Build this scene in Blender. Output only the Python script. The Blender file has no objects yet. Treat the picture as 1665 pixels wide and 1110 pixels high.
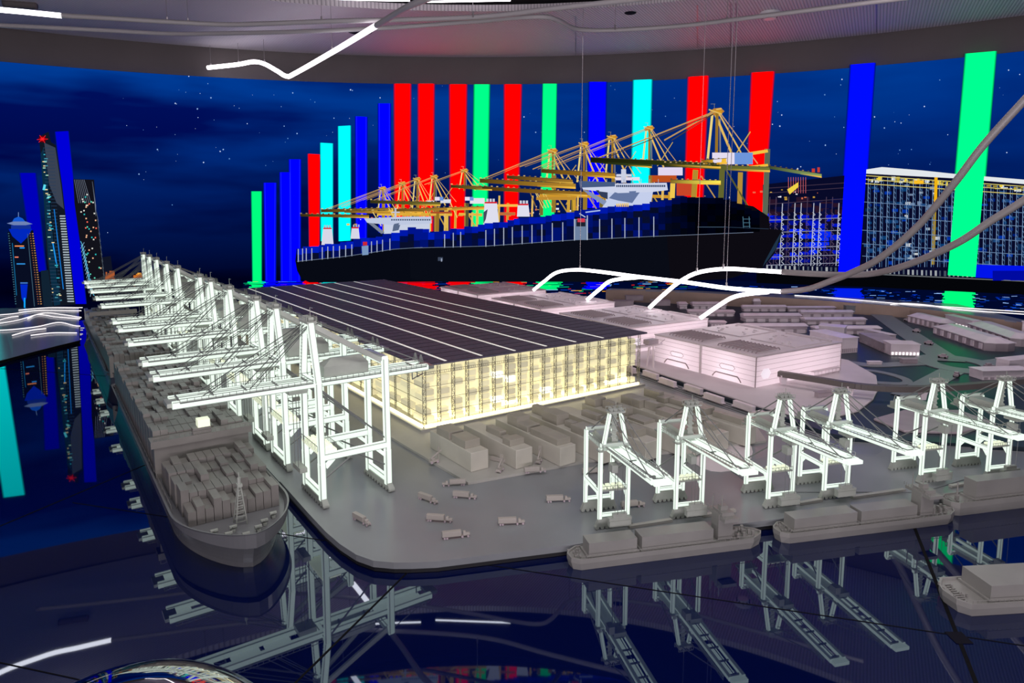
import bpy, math, random
from mathutils import Vector, Matrix
R = random.Random(7)
S = bpy.context.scene
COL = S.collection

# ------------------------------------------------------------------ camera, world, exposure
EYE = 1.0                       # eye height above the water table top (table top is z = 0)
PITCH = math.atan(141/1108)
cam_d = bpy.data.cameras.new('camera')
cam = bpy.data.objects.new('camera', cam_d); COL.objects.link(cam)
cam.location = (0, 0, EYE); cam.rotation_euler = (math.pi/2 - PITCH, 0, 0)
cam_d.sensor_width = 36; cam_d.lens = 36*1108/1665; cam_d.shift_y = -75/1665
cam_d.clip_start = .02; cam_d.clip_end = 100
S.camera = cam
S.view_settings.view_transform = 'Standard'; S.view_settings.look = 'None'
S.view_settings.exposure = 0; S.view_settings.gamma = 1; S.view_settings.use_curve_mapping = False
w = bpy.data.worlds.new('world'); S.world = w; w.use_nodes = True
w.node_tree.nodes['Background'].inputs[0].default_value = (.57, .58, .58, 1)
w.node_tree.nodes['Background'].inputs[1].default_value = .10
S.cycles.max_bounces = 8; S.cycles.glossy_bounces = 5; S.cycles.sample_clamp_indirect = 4

def area(name, loc, size, power, col, rot=(0, 0, 0), spread=math.pi):
    d = bpy.data.lights.new(name, 'AREA'); d.energy = power; d.color = col
    d.shape = 'RECTANGLE'; d.size, d.size_y = size; d.spread = spread
    o = bpy.data.objects.new(name, d); COL.objects.link(o); o.location = loc; o.rotation_euler = rot
    return o
# added unseen fills: two over the model, one behind camera for the ceiling
area('added_overhead_fill', (0.2, 1.2, 2.5), (2.5, .8), 26, (1, .98, .92))
area('added_overhead_fill', (2.6, 4.1, 2.5), (1.2, .8), 20, (1, .88, .93))
area('added_ceiling_fill', (0, -1.5, .6), (4, 1.2), 270, (1, .90, .97), (math.radians(155), 0, 0))

# ------------------------------------------------------------------ measuring helpers
cP, sP = math.cos(PITCH), math.sin(PITCH)
def ray(u, v):
    x, y = u-832.5, 480-v
    return x, 1108*cP + y*sP, -1108*sP + y*cP
def G(u, v, z=0.0):             # a point of the photographed model at height z
    x, y, q = ray(u, v); t = (z-EYE)/q
    return Vector((x*t, y*t, z))
def atY(u, v, Y):               # a point at distance Y
    x, y, q = ray(u, v); t = Y/y
    return Vector((x*t, Y, EYE+q*t))
D = Vector((-.5736, .8192, 0)); N = Vector((.8192, .5736, 0)); O = Vector((-.825, 2.319, 0))
def TW(t, w, z=0.0):            # t along the long quay, w across it
    p = O + D*t + N*w; return Vector((p.x, p.y, z))
# curved wall: circle through the measured top edge
WZ = 2.31
def circ(a, b, c):
    (x1, y1), (x2, y2), (x3, y3) = a, b, c
    d = 2*(x1*(y2-y3)+x2*(y3-y1)+x3*(y1-y2))
    ux = ((x1*x1+y1*y1)*(y2-y3)+(x2*x2+y2*y2)*(y3-y1)+(x3*x3+y3*y3)*(y1-y2))/d
    uy = ((x1*x1+y1*y1)*(x3-x2)+(x2*x2+y2*y2)*(x1-x3)+(x3*x3+y3*y3)*(x2-x1))/d
    return ux, uy, math.hypot(x1-ux, y1-uy)
WX, WY, WR = circ(G(0, 100, WZ).xy, G(760, 137.5, WZ).xy, G(1665, 83, WZ).xy)
def wall_pt(a, z, off=0.0):     # angle a measured from +Y
    r = WR-off
    return Vector((WX+r*math.sin(a), WY+r*math.cos(a), z))
def on_wall(u, v, off=0.0):
    x, y, q = ray(u, v); r = WR-off
    A = x*x+y*y; B = -2*(x*WX+y*WY); C = WX*WX+WY*WY-r*r
    t = (-B+math.sqrt(B*B-4*A*C))/(2*A)
    return Vector((x*t, y*t, EYE+q*t))

# ------------------------------------------------------------------ materials
def lin(c):
    return tuple(((k/255)/12.92 if k/255 <= .04045 else ((k/255+.055)/1.055)**2.4) for k in c)
def mat(name, col, rough=.5, metal=0, emit=0, ecol=None, spec=.5, ior=1.45, coat=0):
    m = bpy.data.materials.new(name); m.use_nodes = True
    b = m.node_tree.nodes['Principled BSDF']
    b.inputs['Base Color'].default_value = (*col, 1); b.inputs['Roughness'].default_value = rough
    b.inputs['Metallic'].default_value = metal; b.inputs['Specular IOR Level'].default_value = spec
    b.inputs['IOR'].default_value = ior; b.inputs['Coat Weight'].default_value = coat
    if emit:
        b.inputs['Emission Color'].default_value = (*(ecol or col), 1); b.inputs['Emission Strength'].default_value = emit
    return m
def noisy(m, scale, amt, stretch=(1, 1, 1)):
    """a little wear: noise on the roughness and value of a material"""
    nt = m.node_tree; b = nt.nodes['Principled BSDF']; c = b.inputs['Base Color'].default_value[:]
    tc = nt.nodes.new('ShaderNodeTexCoord'); mp = nt.nodes.new('ShaderNodeMapping'); mp.inputs['Scale'].default_value = stretch
    n = nt.nodes.new('ShaderNodeTexNoise'); n.inputs['Scale'].default_value = scale; n.inputs['Detail'].default_value = 4
    r = nt.nodes.new('ShaderNodeValToRGB')
    r.color_ramp.elements[0].color = (*[k*(1-amt) for k in c[:3]], 1); r.color_ramp.elements[1].color = (*[min(1, k*(1+amt)) for k in c[:3]], 1)
    r.color_ramp.elements[0].position = .3; r.color_ramp.elements[1].position = .7
    nt.links.new(tc.outputs['Object'], mp.inputs[0]); nt.links.new(mp.outputs[0], n.inputs[0])
    nt.links.new(n.outputs[0], r.inputs[0]); nt.links.new(r.outputs[0], b.inputs['Base Color'])
    return m
def translucent(name, col, amt=.7):
    m = bpy.data.materials.new(name); m.use_nodes = True; nt = m.node_tree; nt.nodes.clear()
    o = nt.nodes.new('ShaderNodeOutputMaterial'); mx = nt.nodes.new('ShaderNodeMixShader'); mx.inputs[0].default_value = amt
    d = nt.nodes.new('ShaderNodeBsdfDiffuse'); t = nt.nodes.new('ShaderNodeBsdfTranslucent')
    d.inputs[0].default_value = (*col, 1); t.inputs[0].default_value = (*col, 1)
    nt.links.new(d.outputs[0], mx.inputs[1]); nt.links.new(t.outputs[0], mx.inputs[2]); nt.links.new(mx.outputs[0], o.inputs[0])
    return m
M = dict(
    glow=mat('lit_acrylic', (.25, .28, .25), .35, emit=.95, ecol=(.84, .98, .86)),
    glowdim=mat('lit_acrylic_shaded', (.3, .33, .3), .4, emit=.20, ecol=(.85, 1, .88)),  # weaker glow, paints shading onto beam edges and some faces
    glowwarm=mat('lit_acrylic_deck', (.7, .75, .6), .4, emit=.55, ecol=(.93, 1, .72)),
    clear=noisy(mat('grey_acrylic', (.33, .35, .315), .3), 14, .12),
    rod=mat('grey_rod', (.16, .165, .16), .4),
    darkrod=mat('dark_rod', (.07, .075, .075), .4),
    ship=noisy(mat('smoky_acrylic', (.185, .175, .163), .33), 9, .15),
    hull=noisy(mat('smoky_hull_acrylic', (.15, .152, .16), .25), 6, .10),
    barge=noisy(mat('barge_acrylic', (.235, .228, .215), .35), 9, .08),
    quay=noisy(mat('quay_acrylic', (.21, .22, .23), .32), 3, .10),
    quay_edge=mat('quay_edge', (.02, .02, .022), .4),
    pad=noisy(mat('pale_pad', (.36, .35, .32), .45), 5, .07),
    yard=noisy(mat('yard_acrylic', (.46, .44, .38), .42), 8, .10),
    yardtop=noisy(mat('yard_container_acrylic', (.30, .28, .235), .42), 8, .12),
    truck=mat('truck_acrylic', (.36, .33, .30), .45),
    hall=translucent('white_hall_acrylic', (.88, .82, .85), .6),
    hallroof=noisy(mat('hall_roof', (.66, .58, .60), .5), 6, .06),
    hallrib=mat('hall_rib', (.33, .26, .27), .5),
    city=noisy(mat('city_acrylic', (.78, .68, .72), .4), 12, .08),
    citydark=noisy(mat('city_smoky', (.40, .33, .36), .4), 12, .10),
    citybase=mat('city_base', (.02, .032, .048), .42),
    road=mat('road_grey', (.22, .23, .245), .45),
    rim=noisy(mat('beige_rim', (.36, .26, .21), .5), 4, .08),
    rimtop=mat('shore_top', (.26, .27, .34), .22),
    black=mat('black', (.004, .004, .005), .8, spec=.1),
    wire=mat('wire', (.35, .33, .34), .4, metal=.6),
    led=mat('led_tube', (1, 1, 1), .4, emit=5, ecol=(1, .93, .98)),
    ledsoft=mat('led_line', (1, 1, 1), .4, emit=.9, ecol=(1, .93, .90)),
    tubeoff=mat('unlit_tube', (.27, .25, .25), .4),
    tubeceil=mat('ceiling_tube', (.36, .34, .35), .45),
    roof=noisy(mat('solar_roof', (.095, .083, .118), .65, spec=.2), 30, .25, (1, 8, 1)),
    roofline=mat('roof_light_strip', (.8, .8, .75), .5, emit=.45, ecol=(1, .98, .86)),
    cream=mat('lit_container', (.62, .56, .36), .5, emit=.42, ecol=(1, .94, .62)),
    cream2=mat('lit_container_dim', (.42, .38, .25), .5, emit=.33, ecol=(1, .93, .66)),
    creamhot=mat('lit_container_bright', (.9, .9, .8), .5, emit=1.0, ecol=(1, 1, .86)),
    core=mat('lightbox_core', (.8, .74, .48), .6, emit=.46, ecol=(1, .94, .62)),
    basestrip=mat('base_light', (1, .95, .7), .5, emit=5.0, ecol=(1, .94, .58)),
    lattice=mat('lattice', (.23, .215, .15), .5),
    wallband=noisy(mat('dark_wall', (.115, .098, .10), .7), 2, .08),
    floor=noisy(mat('floor_dark', (.03, .03, .035), .5), 4, .1),
    white=mat('white_plastic', (.75, .73, .74), .4),
    hole=mat('dark_opening', (.006, .006, .012), .8, spec=.1),
)
# glossy dark blue water top
m = mat('water_top', (.0015, .004, .035), .02, ior=1.85); M['water'] = m; m.node_tree.nodes['Principled BSDF'].inputs['Specular Tint'].default_value = (.70, .88, 1, 1); m.node_tree.nodes['Principled BSDF'].inputs['Base Color'].default_value = (.0005, .003, .04, 1)
m = bpy.data.materials.new('ceiling_ribbed'); m.use_nodes = True; nt = m.node_tree; b = nt.nodes['Principled BSDF']
b.inputs['Base Color'].default_value = (.60, .56, .60, 1); b.inputs['Roughness'].default_value = .6
tc = nt.nodes.new('ShaderNodeTexCoord'); wv = nt.nodes.new('ShaderNodeTexWave'); wv.inputs['Scale'].default_value = 13
mp = nt.nodes.new('ShaderNodeMapping'); mp.inputs['Rotation'].default_value = (0, 0, math.radians(28))
rr = nt.nodes.new('ShaderNodeValToRGB'); rr.color_ramp.elements[0].color = (.36, .33, .37, 1); rr.color_ramp.elements[1].color = (.64, .59, .63, 1)
rr.color_ramp.elements[0].position = .0; rr.color_ramp.elements[1].position = .45
nt.links.new(tc.outputs['Object'], mp.inputs[0]); nt.links.new(mp.outputs[0], wv.inputs['Vector'])
nt.links.new(wv.outputs['Fac'], rr.inputs[0]); nt.links.new(rr.outputs[0], b.inputs['Base Color'])
bp = nt.nodes.new('ShaderNodeBump'); bp.inputs['Strength'].default_value = .4; bp.inputs['Distance'].default_value = .01
nt.links.new(wv.outputs['Fac'], bp.inputs['Height']); nt.links.new(bp.outputs[0], b.inputs['Normal'])
M['ceiling'] = m
M['mirror'] = mat('black_mirror', (.55, .55, .58), .03, metal=1)
M['dome'] = mat('dark_mirror_glass', (.36, .36, .37), .04, metal=1)
# the picture on the LED wall: colours carried by the mesh, shown as light
m = bpy.data.materials.new('led_picture'); m.use_nodes = True; nt = m.node_tree; nt.nodes.clear()
o_ = nt.nodes.new('ShaderNodeOutputMaterial'); e_ = nt.nodes.new('ShaderNodeEmission'); a_ = nt.nodes.new('ShaderNodeAttribute'); a_.attribute_name = 'Col'
nt.links.new(a_.outputs['Color'], e_.inputs[0]); nt.links.new(e_.outputs[0], o_.inputs[0]); M['pic'] = m
# night sky of the LED wall
m = bpy.data.materials.new('led_sky'); m.use_nodes = True; nt = m.node_tree; nt.nodes.clear()
o_ = nt.nodes.new('ShaderNodeOutputMaterial'); e_ = nt.nodes.new('ShaderNodeEmission')
tc = nt.nodes.new('ShaderNodeTexCoord'); sx = nt.nodes.new('ShaderNodeSeparateXYZ')
mr = nt.nodes.new('ShaderNodeMapRange'); mr.inputs[1].default_value = 0; mr.inputs[2].default_value = 2.35
gr = nt.nodes.new('ShaderNodeValToRGB'); cr = gr.color_ramp
cr.elements[0].position = .12; cr.elements[0].color = (*lin((0, 4, 36)), 1)
cr.elements[1].position = 1; cr.elements[1].color = (*lin((0, 60, 150)), 1)
k = cr.elements.new(.45); k.color = (*lin((0, 25, 90)), 1); k = cr.elements.new(.75); k.color = (*lin((0, 46, 130)), 1)
mp = nt.nodes.new('ShaderNodeMapping'); mp.inputs['Scale'].default_value = (.42, .42, 2.3); mp.inputs['Location'].default_value = (1.3, .4, .35)
ns = nt.nodes.new('ShaderNodeTexNoise'); ns.inputs['Scale'].default_value = 1.0; ns.inputs['Detail'].default_value = 3.5
cl = nt.nodes.new('ShaderNodeValToRGB'); cl.color_ramp.elements[0].position = .40; cl.color_ramp.elements[0].color = (.05, .08, .36, 1)
cl.color_ramp.elements[1].position = .60; cl.color_ramp.elements[1].color = (1, 1, 1, 1)
mx = nt.nodes.new('ShaderNodeMixRGB'); mx.blend_type = 'MULTIPLY'; mx.inputs[0].default_value = .9
nt.links.new(tc.outputs['Object'], sx.inputs[0]); nt.links.new(sx.outputs['Z'], mr.inputs[0]); nt.links.new(mr.outputs[0], gr.inputs[0])
nt.links.new(tc.outputs['Object'], mp.inputs[0]); nt.links.new(mp.outputs[0], ns.inputs[0]); nt.links.new(ns.outputs[0], cl.inputs[0])
cx_ = nt.nodes.new('ShaderNodeMapRange'); cx_.inputs[1].default_value = -3.2; cx_.inputs[2].default_value = .2; cx_.inputs[3].default_value = .95; cx_.inputs[4].default_value = .35
nt.links.new(sx.outputs['X'], cx_.inputs[0]); nt.links.new(cx_.outputs[0], mx.inputs[0])
nt.links.new(gr.outputs[0], mx.inputs[1]); nt.links.new(cl.outputs[0], mx.inputs[2])
nt.links.new(mx.outputs[0], e_.inputs[0]); nt.links.new(e_.outputs[0], o_.inputs[0]); M['sky'] = m

# ------------------------------------------------------------------ mesh helpers
class MB:
    def __init__(s): s.v = []; s.f = []; s.mi = []
    def face(s, idx, mi=0): s.f.append(idx); s.mi.append(mi)
    def quad(s, a, b, c, d, mi=0):
        n = len(s.v); s.v += [tuple(a), tuple(b), tuple(c), tuple(d)]; s.face((n, n+1, n+2, n+3), mi)
    def box(s, x0, x1, y0, y1, z0, z1, mi=0, side=None):
        s.prism([(x0, y0), (x1, y0), (x1, y1), (x0, y1)], z0, z1, mi, side)
        return s
    def prism(s, poly, z0, z1, mi=0, side=None, top=None):
        """extruded outline; top = optional outline of the upper face (same count)"""
        n = len(s.v); k = len(poly); tp = top or poly
        ar = sum(poly[i][0]*poly[(i+1) % k][1]-poly[(i+1) % k][0]*poly[i][1] for i in range(k))
        if ar < 0: poly = list(poly)[::-1]; tp = list(tp)[::-1]
        s.v += [(p[0], p[1], z0) for p in poly] + [(p[0], p[1], z1) for p in tp]
        s.face(tuple(range(n+k-1, n-1, -1)), mi); s.face(tuple(range(n+k, n+2*k)), mi)
        for i in range(k):
            j = (i+1) % k; s.face((n+i, n+j, n+k+j, n+k+i), mi if side is None else side)
        return s
    def beam(s, p, q, w, h, up=(0, 0, 1), bev=0.0, mis=None):
        """square bar p->q, w across, h along up; mis = material of (right,top,left,bottom,caps,edges)"""
        p = Vector(p); q = Vector(q); d = (q-p).normalized(); up = Vector(up)
        if abs(d.dot(up)) > .98: up = Vector((0, 1, 0))
        r = d.cross(up).normalized(); u = r.cross(d).normalized()
        W, H_ = w/2, h/2; b = bev*min(w, h)
        if b: ring = [(W, -H_+b), (W, H_-b), (W-b, H_), (-W+b, H_), (-W, H_-b), (-W, -H_+b), (-W+b, -H_), (W-b, -H_)]
        else: ring = [(W, -H_), (W, H_), (-W, H_), (-W, -H_)]
        n = len(s.v); k = len(ring); mis = mis or (0,)*6
        for c in (p, q): s.v += [tuple(c + r*a + u*bb) for a, bb in ring]
        for i in range(k):
            j = (i+1) % k
            mi = (mis[i//2] if i % 2 == 0 else mis[5]) if b else mis[i]
            s.face((n+j, n+i, n+k+i, n+k+j), mi)
        s.face(tuple(range(n, n+k)), mis[4]); s.face(tuple(range(n+2*k-1, n+k-1, -1)), mis[4])
        return s
    def tube(s, pts, r, n=8, mi=0, cap=True):
        pts = [Vector(p) for p in pts]; b0 = len(s.v); u = None
        for i, p in enumerate(pts):
            d = (pts[min(i+1, len(pts)-1)]-pts[max(i-1, 0)]).normalized()
            if u is None:
                u = d.cross(Vector((0, 0, 1)) if abs(d.z) < .9 else Vector((1, 0, 0))).normalized()
            u = (u - d*u.dot(d)).normalized(); v = d.cross(u)
            rr_ = r[i] if isinstance(r, (list, tuple)) else r
            for k in range(n):
                a = 2*math.pi*k/n; s.v.append(tuple(p + u*rr_*math.cos(a) + v*rr_*math.sin(a)))
        for i in range(len(pts)-1):
            for k in range(n):
                j = (k+1) % n; s.face((b0+i*n+k, b0+i*n+j, b0+(i+1)*n+j, b0+(i+1)*n+k), mi)
        if cap:
            s.face(tuple(range(b0+n-1, b0-1, -1)), mi); e = b0+(len(pts)-1)*n; s.face(tuple(range(e, e+n)), mi)
        return s
    def build(s, name, mats, parent=None, label=None, smooth=False, bevel=0):
        me = bpy.data.meshes.new(name); me.from_pydata(s.v, [], s.f)
        if not isinstance(mats, (list, tuple)): mats = [mats]
        for k in mats: me.materials.append(k)
        if len(mats) > 1: me.polygons.foreach_set('material_index', s.mi)
        if smooth: me.polygons.foreach_set('use_smooth', [True]*len(me.polygons))
        me.update()
        o = bpy.data.objects.new(name, me); COL.objects.link(o)
        if parent: o.parent = parent
        if label: o['label'] = label
        if bevel:
            md = o.modifiers.new('bevel', 'BEVEL'); md.width = bevel; md.segments = 2; md.limit_method = 'ANGLE'
        return o
def tag(o, label=None, cat=None, group=None, kind=None):
    if label: o['label'] = label
    if cat: o['category'] = cat
    if group: o['group'] = group
    if kind: o['kind'] = kind
    return o
def empty(name, loc, rz=0):
    o = bpy.data.objects.new(name, None); COL.objects.link(o); o.location = loc; o.rotation_euler = (0, 0, rz)
    o.empty_display_size = .05
    return o
def copy_tree(o, parent=None):
    c = o.copy(); COL.objects.link(c)
    if parent: c.parent = parent
    for ch in [k for k in bpy.data.objects if k.parent == o]: copy_tree(ch, c)
    return c
def curve_pts(ctrl, n=10):
    """Catmull-Rom through control points"""
    P = [Vector(p) for p in ctrl]; P = [P[0]*2-P[1]] + P + [P[-1]*2-P[-2]]; out = []
    for i in range(1, len(P)-2):
        a, b, c, d = P[i-1], P[i], P[i+1], P[i+2]
        for k in range(n):
            t = k/n
            out.append(.5*((2*b)+(c-a)*t+(2*a-5*b+4*c-d)*t*t+(3*b-a-3*c+d)*t**3))
    out.append(P[-2]); return out

# ------------------------------------------------------------------ the room
A0, A1 = math.radians(-75), math.radians(72)
def wall_strip(z0, z1, off, n=120, a0=A0, a1=A1):
    b = MB()
    for i in range(n+1):
        a = a0+(a1-a0)*i/n
        b.v += [tuple(wall_pt(a, z0, off)), tuple(wall_pt(a, z1, off))]
    for i in range(n): b.face((2*i, 2*i+2, 2*i+3, 2*i+1))
    return b
b = wall_strip(-.8, 2.85, -.06)
n0 = len(b.v); bb = wall_strip(-.8, 2.85, -.16); b.v += bb.v; b.f += [tuple(k+n0 for k in f[::-1]) for f in bb.f]; b.mi += bb.mi
tag(b.build('wall_back', M['wallband']), 'dark grey curved wall band above the screen', kind='structure')
fl = MB().box(-9, 9, -6, 10, -.9, -.8).build('floor', M['floor']); tag(fl, kind='structure')
CXc, CYc = -.28, 1.2           # centre of the round ceiling opening
def ring(r0, r1, z0, z1, n=96, cx=CXc, cy=CYc):
    b = MB()
    for i in range(n):
        a = 2*math.pi*i/n; c, s = math.cos(a), math.sin(a)
        b.v += [(cx+r0*c, cy+r0*s, z0), (cx+r1*c, cy+r1*s, z0), (cx+r0*c, cy+r0*s, z1), (cx+r1*c, cy+r1*s, z1)]
    for i in range(n):
        p, q = 4*i, 4*((i+1) % n)
        b.face((p, q, q+1, p+1)); b.face((p+2, p+3, q+3, q+2)); b.face((p, p+2, q+2, q)); b.face((p+1, q+1, q+3, p+3))
    return b
ZC = 2.60
cb = MB()                      # ribbed ceiling: from the wall-side rim in to the opening
er = [G(0, 45, ZC), G(760, 93, ZC), G(1665, 25, ZC)]
EX, EY, ER = circ(*[p.xy for p in er])
n = 100
for i in range(n+1):
    a = math.radians(-88)+math.radians(176)*i/n
    p = Vector((EX+ER*math.sin(a), EY+ER*math.cos(a)))
    dv = (p-Vector((CXc, CYc))); q = Vector((CXc, CYc)) + dv.normalized()*4.62
    if (p-Vector((CXc, CYc))).length < 4.7: q = Vector((CXc, CYc)) + dv.normalized()*(dv.length-.1)
    cb.v += [(p.x, p.y, ZC), (q.x, q.y, ZC), (p.x, p.y, ZC+.05), (q.x, q.y, ZC+.05)]
for i in range(n):
    p, q = 4*i, 4*i+4
    cb.face((p, p+1, q+1, q)); cb.face((p+2, q+2, q+3, p+3)); cb.face((p, q, q+2, p+2)); cb.face((p+1, p+3, q+3, q+1))
ceil = tag(cb.build('ceiling', M['ceiling']), 'pale ribbed curved ceiling', kind='structure')
tag(ring(4.0, 4.66, 2.655, 2.70).build('trim_1', M['black']), 'black ring round the mirrored ceiling opening', kind='structure')
b = MB(); k = 96
b.v = [(CXc+4.05*math.cos(2*math.pi*i/k), CYc+4.05*math.sin(2*math.pi*i/k), 2.70) for i in range(k)] + \
      [(CXc+4.05*math.cos(2*math.pi*i/k), CYc+4.05*math.sin(2*math.pi*i/k), 2.72) for i in range(k)]
b.face(tuple(range(k-1, -1, -1))); b.face(tuple(range(k, 2*k)))
tag(b.build('ceiling_centre', M['mirror']), 'dark mirror ceiling panel', kind='structure')
tag(MB().box(-9, 9, -6, 10, 2.85, 2.95).build('ceiling_slab', M['black']), 'dark slab above the ceiling', kind='structure')

# ------------------------------------------------------------------ LED screen and its picture
screen = empty('led_screen', tuple(wall_pt(0, 0)))
tag(screen, 'huge curved screen wall showing a night harbour with ships, cranes and coloured light bars', 'screen')
IO = Vector(screen.location)
def put(o, parent):            # world-space mesh placed under a thing
    o.parent = parent; o.matrix_parent_inverse = Matrix.Translation(-Vector(parent.location)) @ Matrix.Identity(4)
    return o
b = wall_strip(-.3, WZ, 0)
put(b.build('screen_panel', M['sky']), screen)

class Pic:
    """flat artwork of the screen picture, drawn in photo units and laid on the curved screen"""
    def __init__(s): s.v = []; s.f = []; s.c = []
    def _clip(s, P, x, keep):
        out = []
        for i in range(len(P)):
            a, b = P[i], P[(i+1) % len(P)]
            ia = (a[0] <= x) if keep < 0 else (a[0] >= x); ib = (b[0] <= x) if keep < 0 else (b[0] >= x)
            if ia: out.append(a)
            if ia != ib:
                t = (x-a[0])/(b[0]-a[0]); out.append(tuple(a[k]+(b[k]-a[k])*t for k in range(len(a))))
        return out
    def poly(s, P, col, L=1, st=1.0, cols=None):
        C = cols or [col]*len(P)
        P = [(p[0], p[1], *[q*st for q in lin(c)]) for p, c in zip(P, C)]
        xs = [p[0] for p in P]; x = min(xs); xm = max(xs)
        cuts = [x+(xm-x)*i/max(1, math.ceil((xm-x)/30)) for i in range(max(1, math.ceil((xm-x)/30))+1)]
        for i in range(len(cuts)-1):
            Q = P
            if i > 0: Q = s._clip(Q, cuts[i], 1)
            if i < len(cuts)-2: Q = s._clip(Q, cuts[i+1], -1)
            if len(Q) < 3: continue
            n = len(s.v)
            for q in Q: s.v.append(tuple(on_wall(q[0], q[1], .003+.0022*L))); s.c.append(q[2:5])
            s.f.append(tuple(range(n, n+len(Q))))
        return s
    def rect(s, x0, y0, x1, y1, col, L=1, st=1.0): return s.poly([(x0, y0), (x1, y0), (x1, y1), (x0, y1)], col, L, st)
    def line(s, x0, y0, x1, y1, wd, col, L=1, st=1.0):
        l = math.hypot(x1-x0, y1-y0) or 1; a, b = -(y1-y0)/l*wd/2, (x1-x0)/l*wd/2
        return s.poly([(x0+a, y0+b), (x1+a, y1+b), (x1-a, y1-b), (x0-a, y0-b)], col, L, st)
    def build(s, name, label=None, kind=None):
        me = bpy.data.meshes.new(name); me.from_pydata(s.v, [], s.f)
        at = me.color_attributes.new('Col', 'FLOAT_COLOR', 'POINT')
        for i, c in enumerate(s.c): at.data[i].color = (*c, 1)
        me.materials.append(M['pic']); o = bpy.data.objects.new(name, me); COL.objects.link(o)
        put(o, screen)
        if label: o['label'] = label
        if kind: o['kind'] = kind
        return o
BL, RD, GN, CY_ = (0, 0, 255), (255, 0, 0), (0, 255, 128), (0, 255, 255)
bars = [  # top-left, top-right, bottom-left, bottom-right, colour, word, strength
    (-52, 205, -18, 205, -38, 520, -6, 520, CY_, 'cyan', 1.3), (34, 281, 56, 281, 58, 442, 73, 441, (0, 0, 185), 'dark blue', 1),
    (91, 214, 110, 213, 124, 494, 139, 494, (0, 0, 215), 'dark blue', 1),
    (410, 311, 424, 311, 412, 459, 424, 459, GN, 'green', 1), (430, 297, 448, 297, 433, 458, 447, 458, BL, 'blue', 1),
    (456, 280, 472, 280, 458, 458, 472, 458, BL, 'blue', 1), (471, 259, 488, 259, 473, 458, 487, 458, BL, 'blue', 1),
    (502, 250, 519, 251, 504, 402, 518, 402, RD, 'red', 1.1), (522, 232, 540, 233, 523, 392, 540, 392, CY_, 'cyan', 1.2),
    (551, 205, 569, 204, 552, 392, 569, 391, CY_, 'cyan', 1.2), (579, 189, 596, 190, 580, 388, 595, 388, BL, 'blue', 1),
    (616, 168, 634, 168, 617, 378, 634, 378, BL, 'blue', 1), (643, 136, 666, 136, 644, 380, 664, 380, RD, 'red', 1.3),
    (682, 136, 704, 136, 682, 376, 702, 376, RD, 'red', 1.3), (733, 137, 757, 137, 734, 374, 753, 374, RD, 'red', 1.3),
    (773, 137, 794, 137, 770, 372, 790, 372, GN, 'green', 1.2), (822, 137, 846, 137, 822, 362, 840, 362, RD, 'red', 1.3),
    (884, 136, 904, 136, 880, 352, 900, 352, GN, 'green', 1.2), (960, 133, 984, 133, 957, 338, 980, 338, BL, 'blue', 1.1),
    (1032, 130, 1058, 129, 1028, 330, 1053, 330, CY_, 'cyan', 1.3), (1121, 125, 1150, 123, 1115, 325, 1141, 325, RD, 'red', 1.4),
    (1224, 118, 1257, 116, 1214, 352, 1239, 354, RD, 'red', 1.4), (1385, 105, 1421, 102, 1363, 442, 1397, 443, (0, 8, 255), 'blue', 1.2),
    (1572, 87, 1618, 83, 1541, 447, 1586, 450, (0, 255, 130), 'green', 1.3)]
for i, (a, b_, c, d, e, f, g, h, col, wd, st) in enumerate(bars):
    p = Pic(); g1 = 3.5 if (c-a) > 20 else 2.2
    hal = tuple(int(k*.30) for k in col); sk = (0, 22, 80)
    p.poly([(a-g1, b_), (a, b_), (e, f), (e-g1, f)], 0, 1, 1, [sk, col, col, sk])
    p.poly([(c, d), (c+g1, d), (g+g1, h), (g, h)], 0, 1, 1, [col, sk, sk, col])
    L = 9 if i >= 22 else 2 if i == 6 else 1
    if wd == 'red': st = 2.4
    if wd == 'blue': st = 1.5
    p.poly([(a, b_), (c, d), (g, h), (e, f)], col, L, st)
    if col == BL and i < 12:    # thin brighter outline on the small blue bars
        for x0, y0, x1, y1 in ((a+.8, b_, e+.8, f), (c-.8, d, g-.8, h)): p.line(x0, y0, x1, y1, .7, (30, 40, 255), 3)
    p.build('light_bar', wd+' light bar on the screen')
# stars
p = Pic(); spots = [(338, 136), (307, 124), (476, 151), (512, 166), (321, 177), (322, 191), (402, 201), (462, 205), (468, 225), (256, 243), (363, 243),
    (358, 246), (331, 264), (373, 258), (226, 283), (343, 159), (483, 217), (432, 269), (543, 192), (285, 168), (1271, 187), (1253, 165), (1264, 165),
    (1369, 129), (1367, 138), (1341, 154), (1268, 205), (1256, 202), (1357, 190), (1528, 130), (1640, 114), (1658, 121), (1422, 190), (1455, 198),
    (1465, 200), (1438, 208), (1372, 207), (1503, 173), (1342, 236), (1463, 244), (1482, 243), (1512, 267), (1541, 219), (1302, 271), (1297, 274), (1637, 248),
    (1606, 202), (852, 190), (871, 215), (710, 259), (618, 159), (570, 146), (573, 147), (950, 215), (1082, 189), (175, 378), (280, 333)]
for _ in range(90): spots.append((R.uniform(200, 1660), R.uniform(135, 300)))
for i, (u, v) in enumerate(spots):
    r_ = R.uniform(.7, 1.25) if i < 57 else R.uniform(.35, .6); c = R.choice([(200, 220, 255), (150, 190, 240), (90, 140, 200)])
    p.poly([(u+r_*math.cos(k*math.pi/3), v+r_*math.sin(k*math.pi/3)) for k in range(6)], c, 0)
p.build('star_field', 'tiny white stars', 'stuff')
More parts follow.
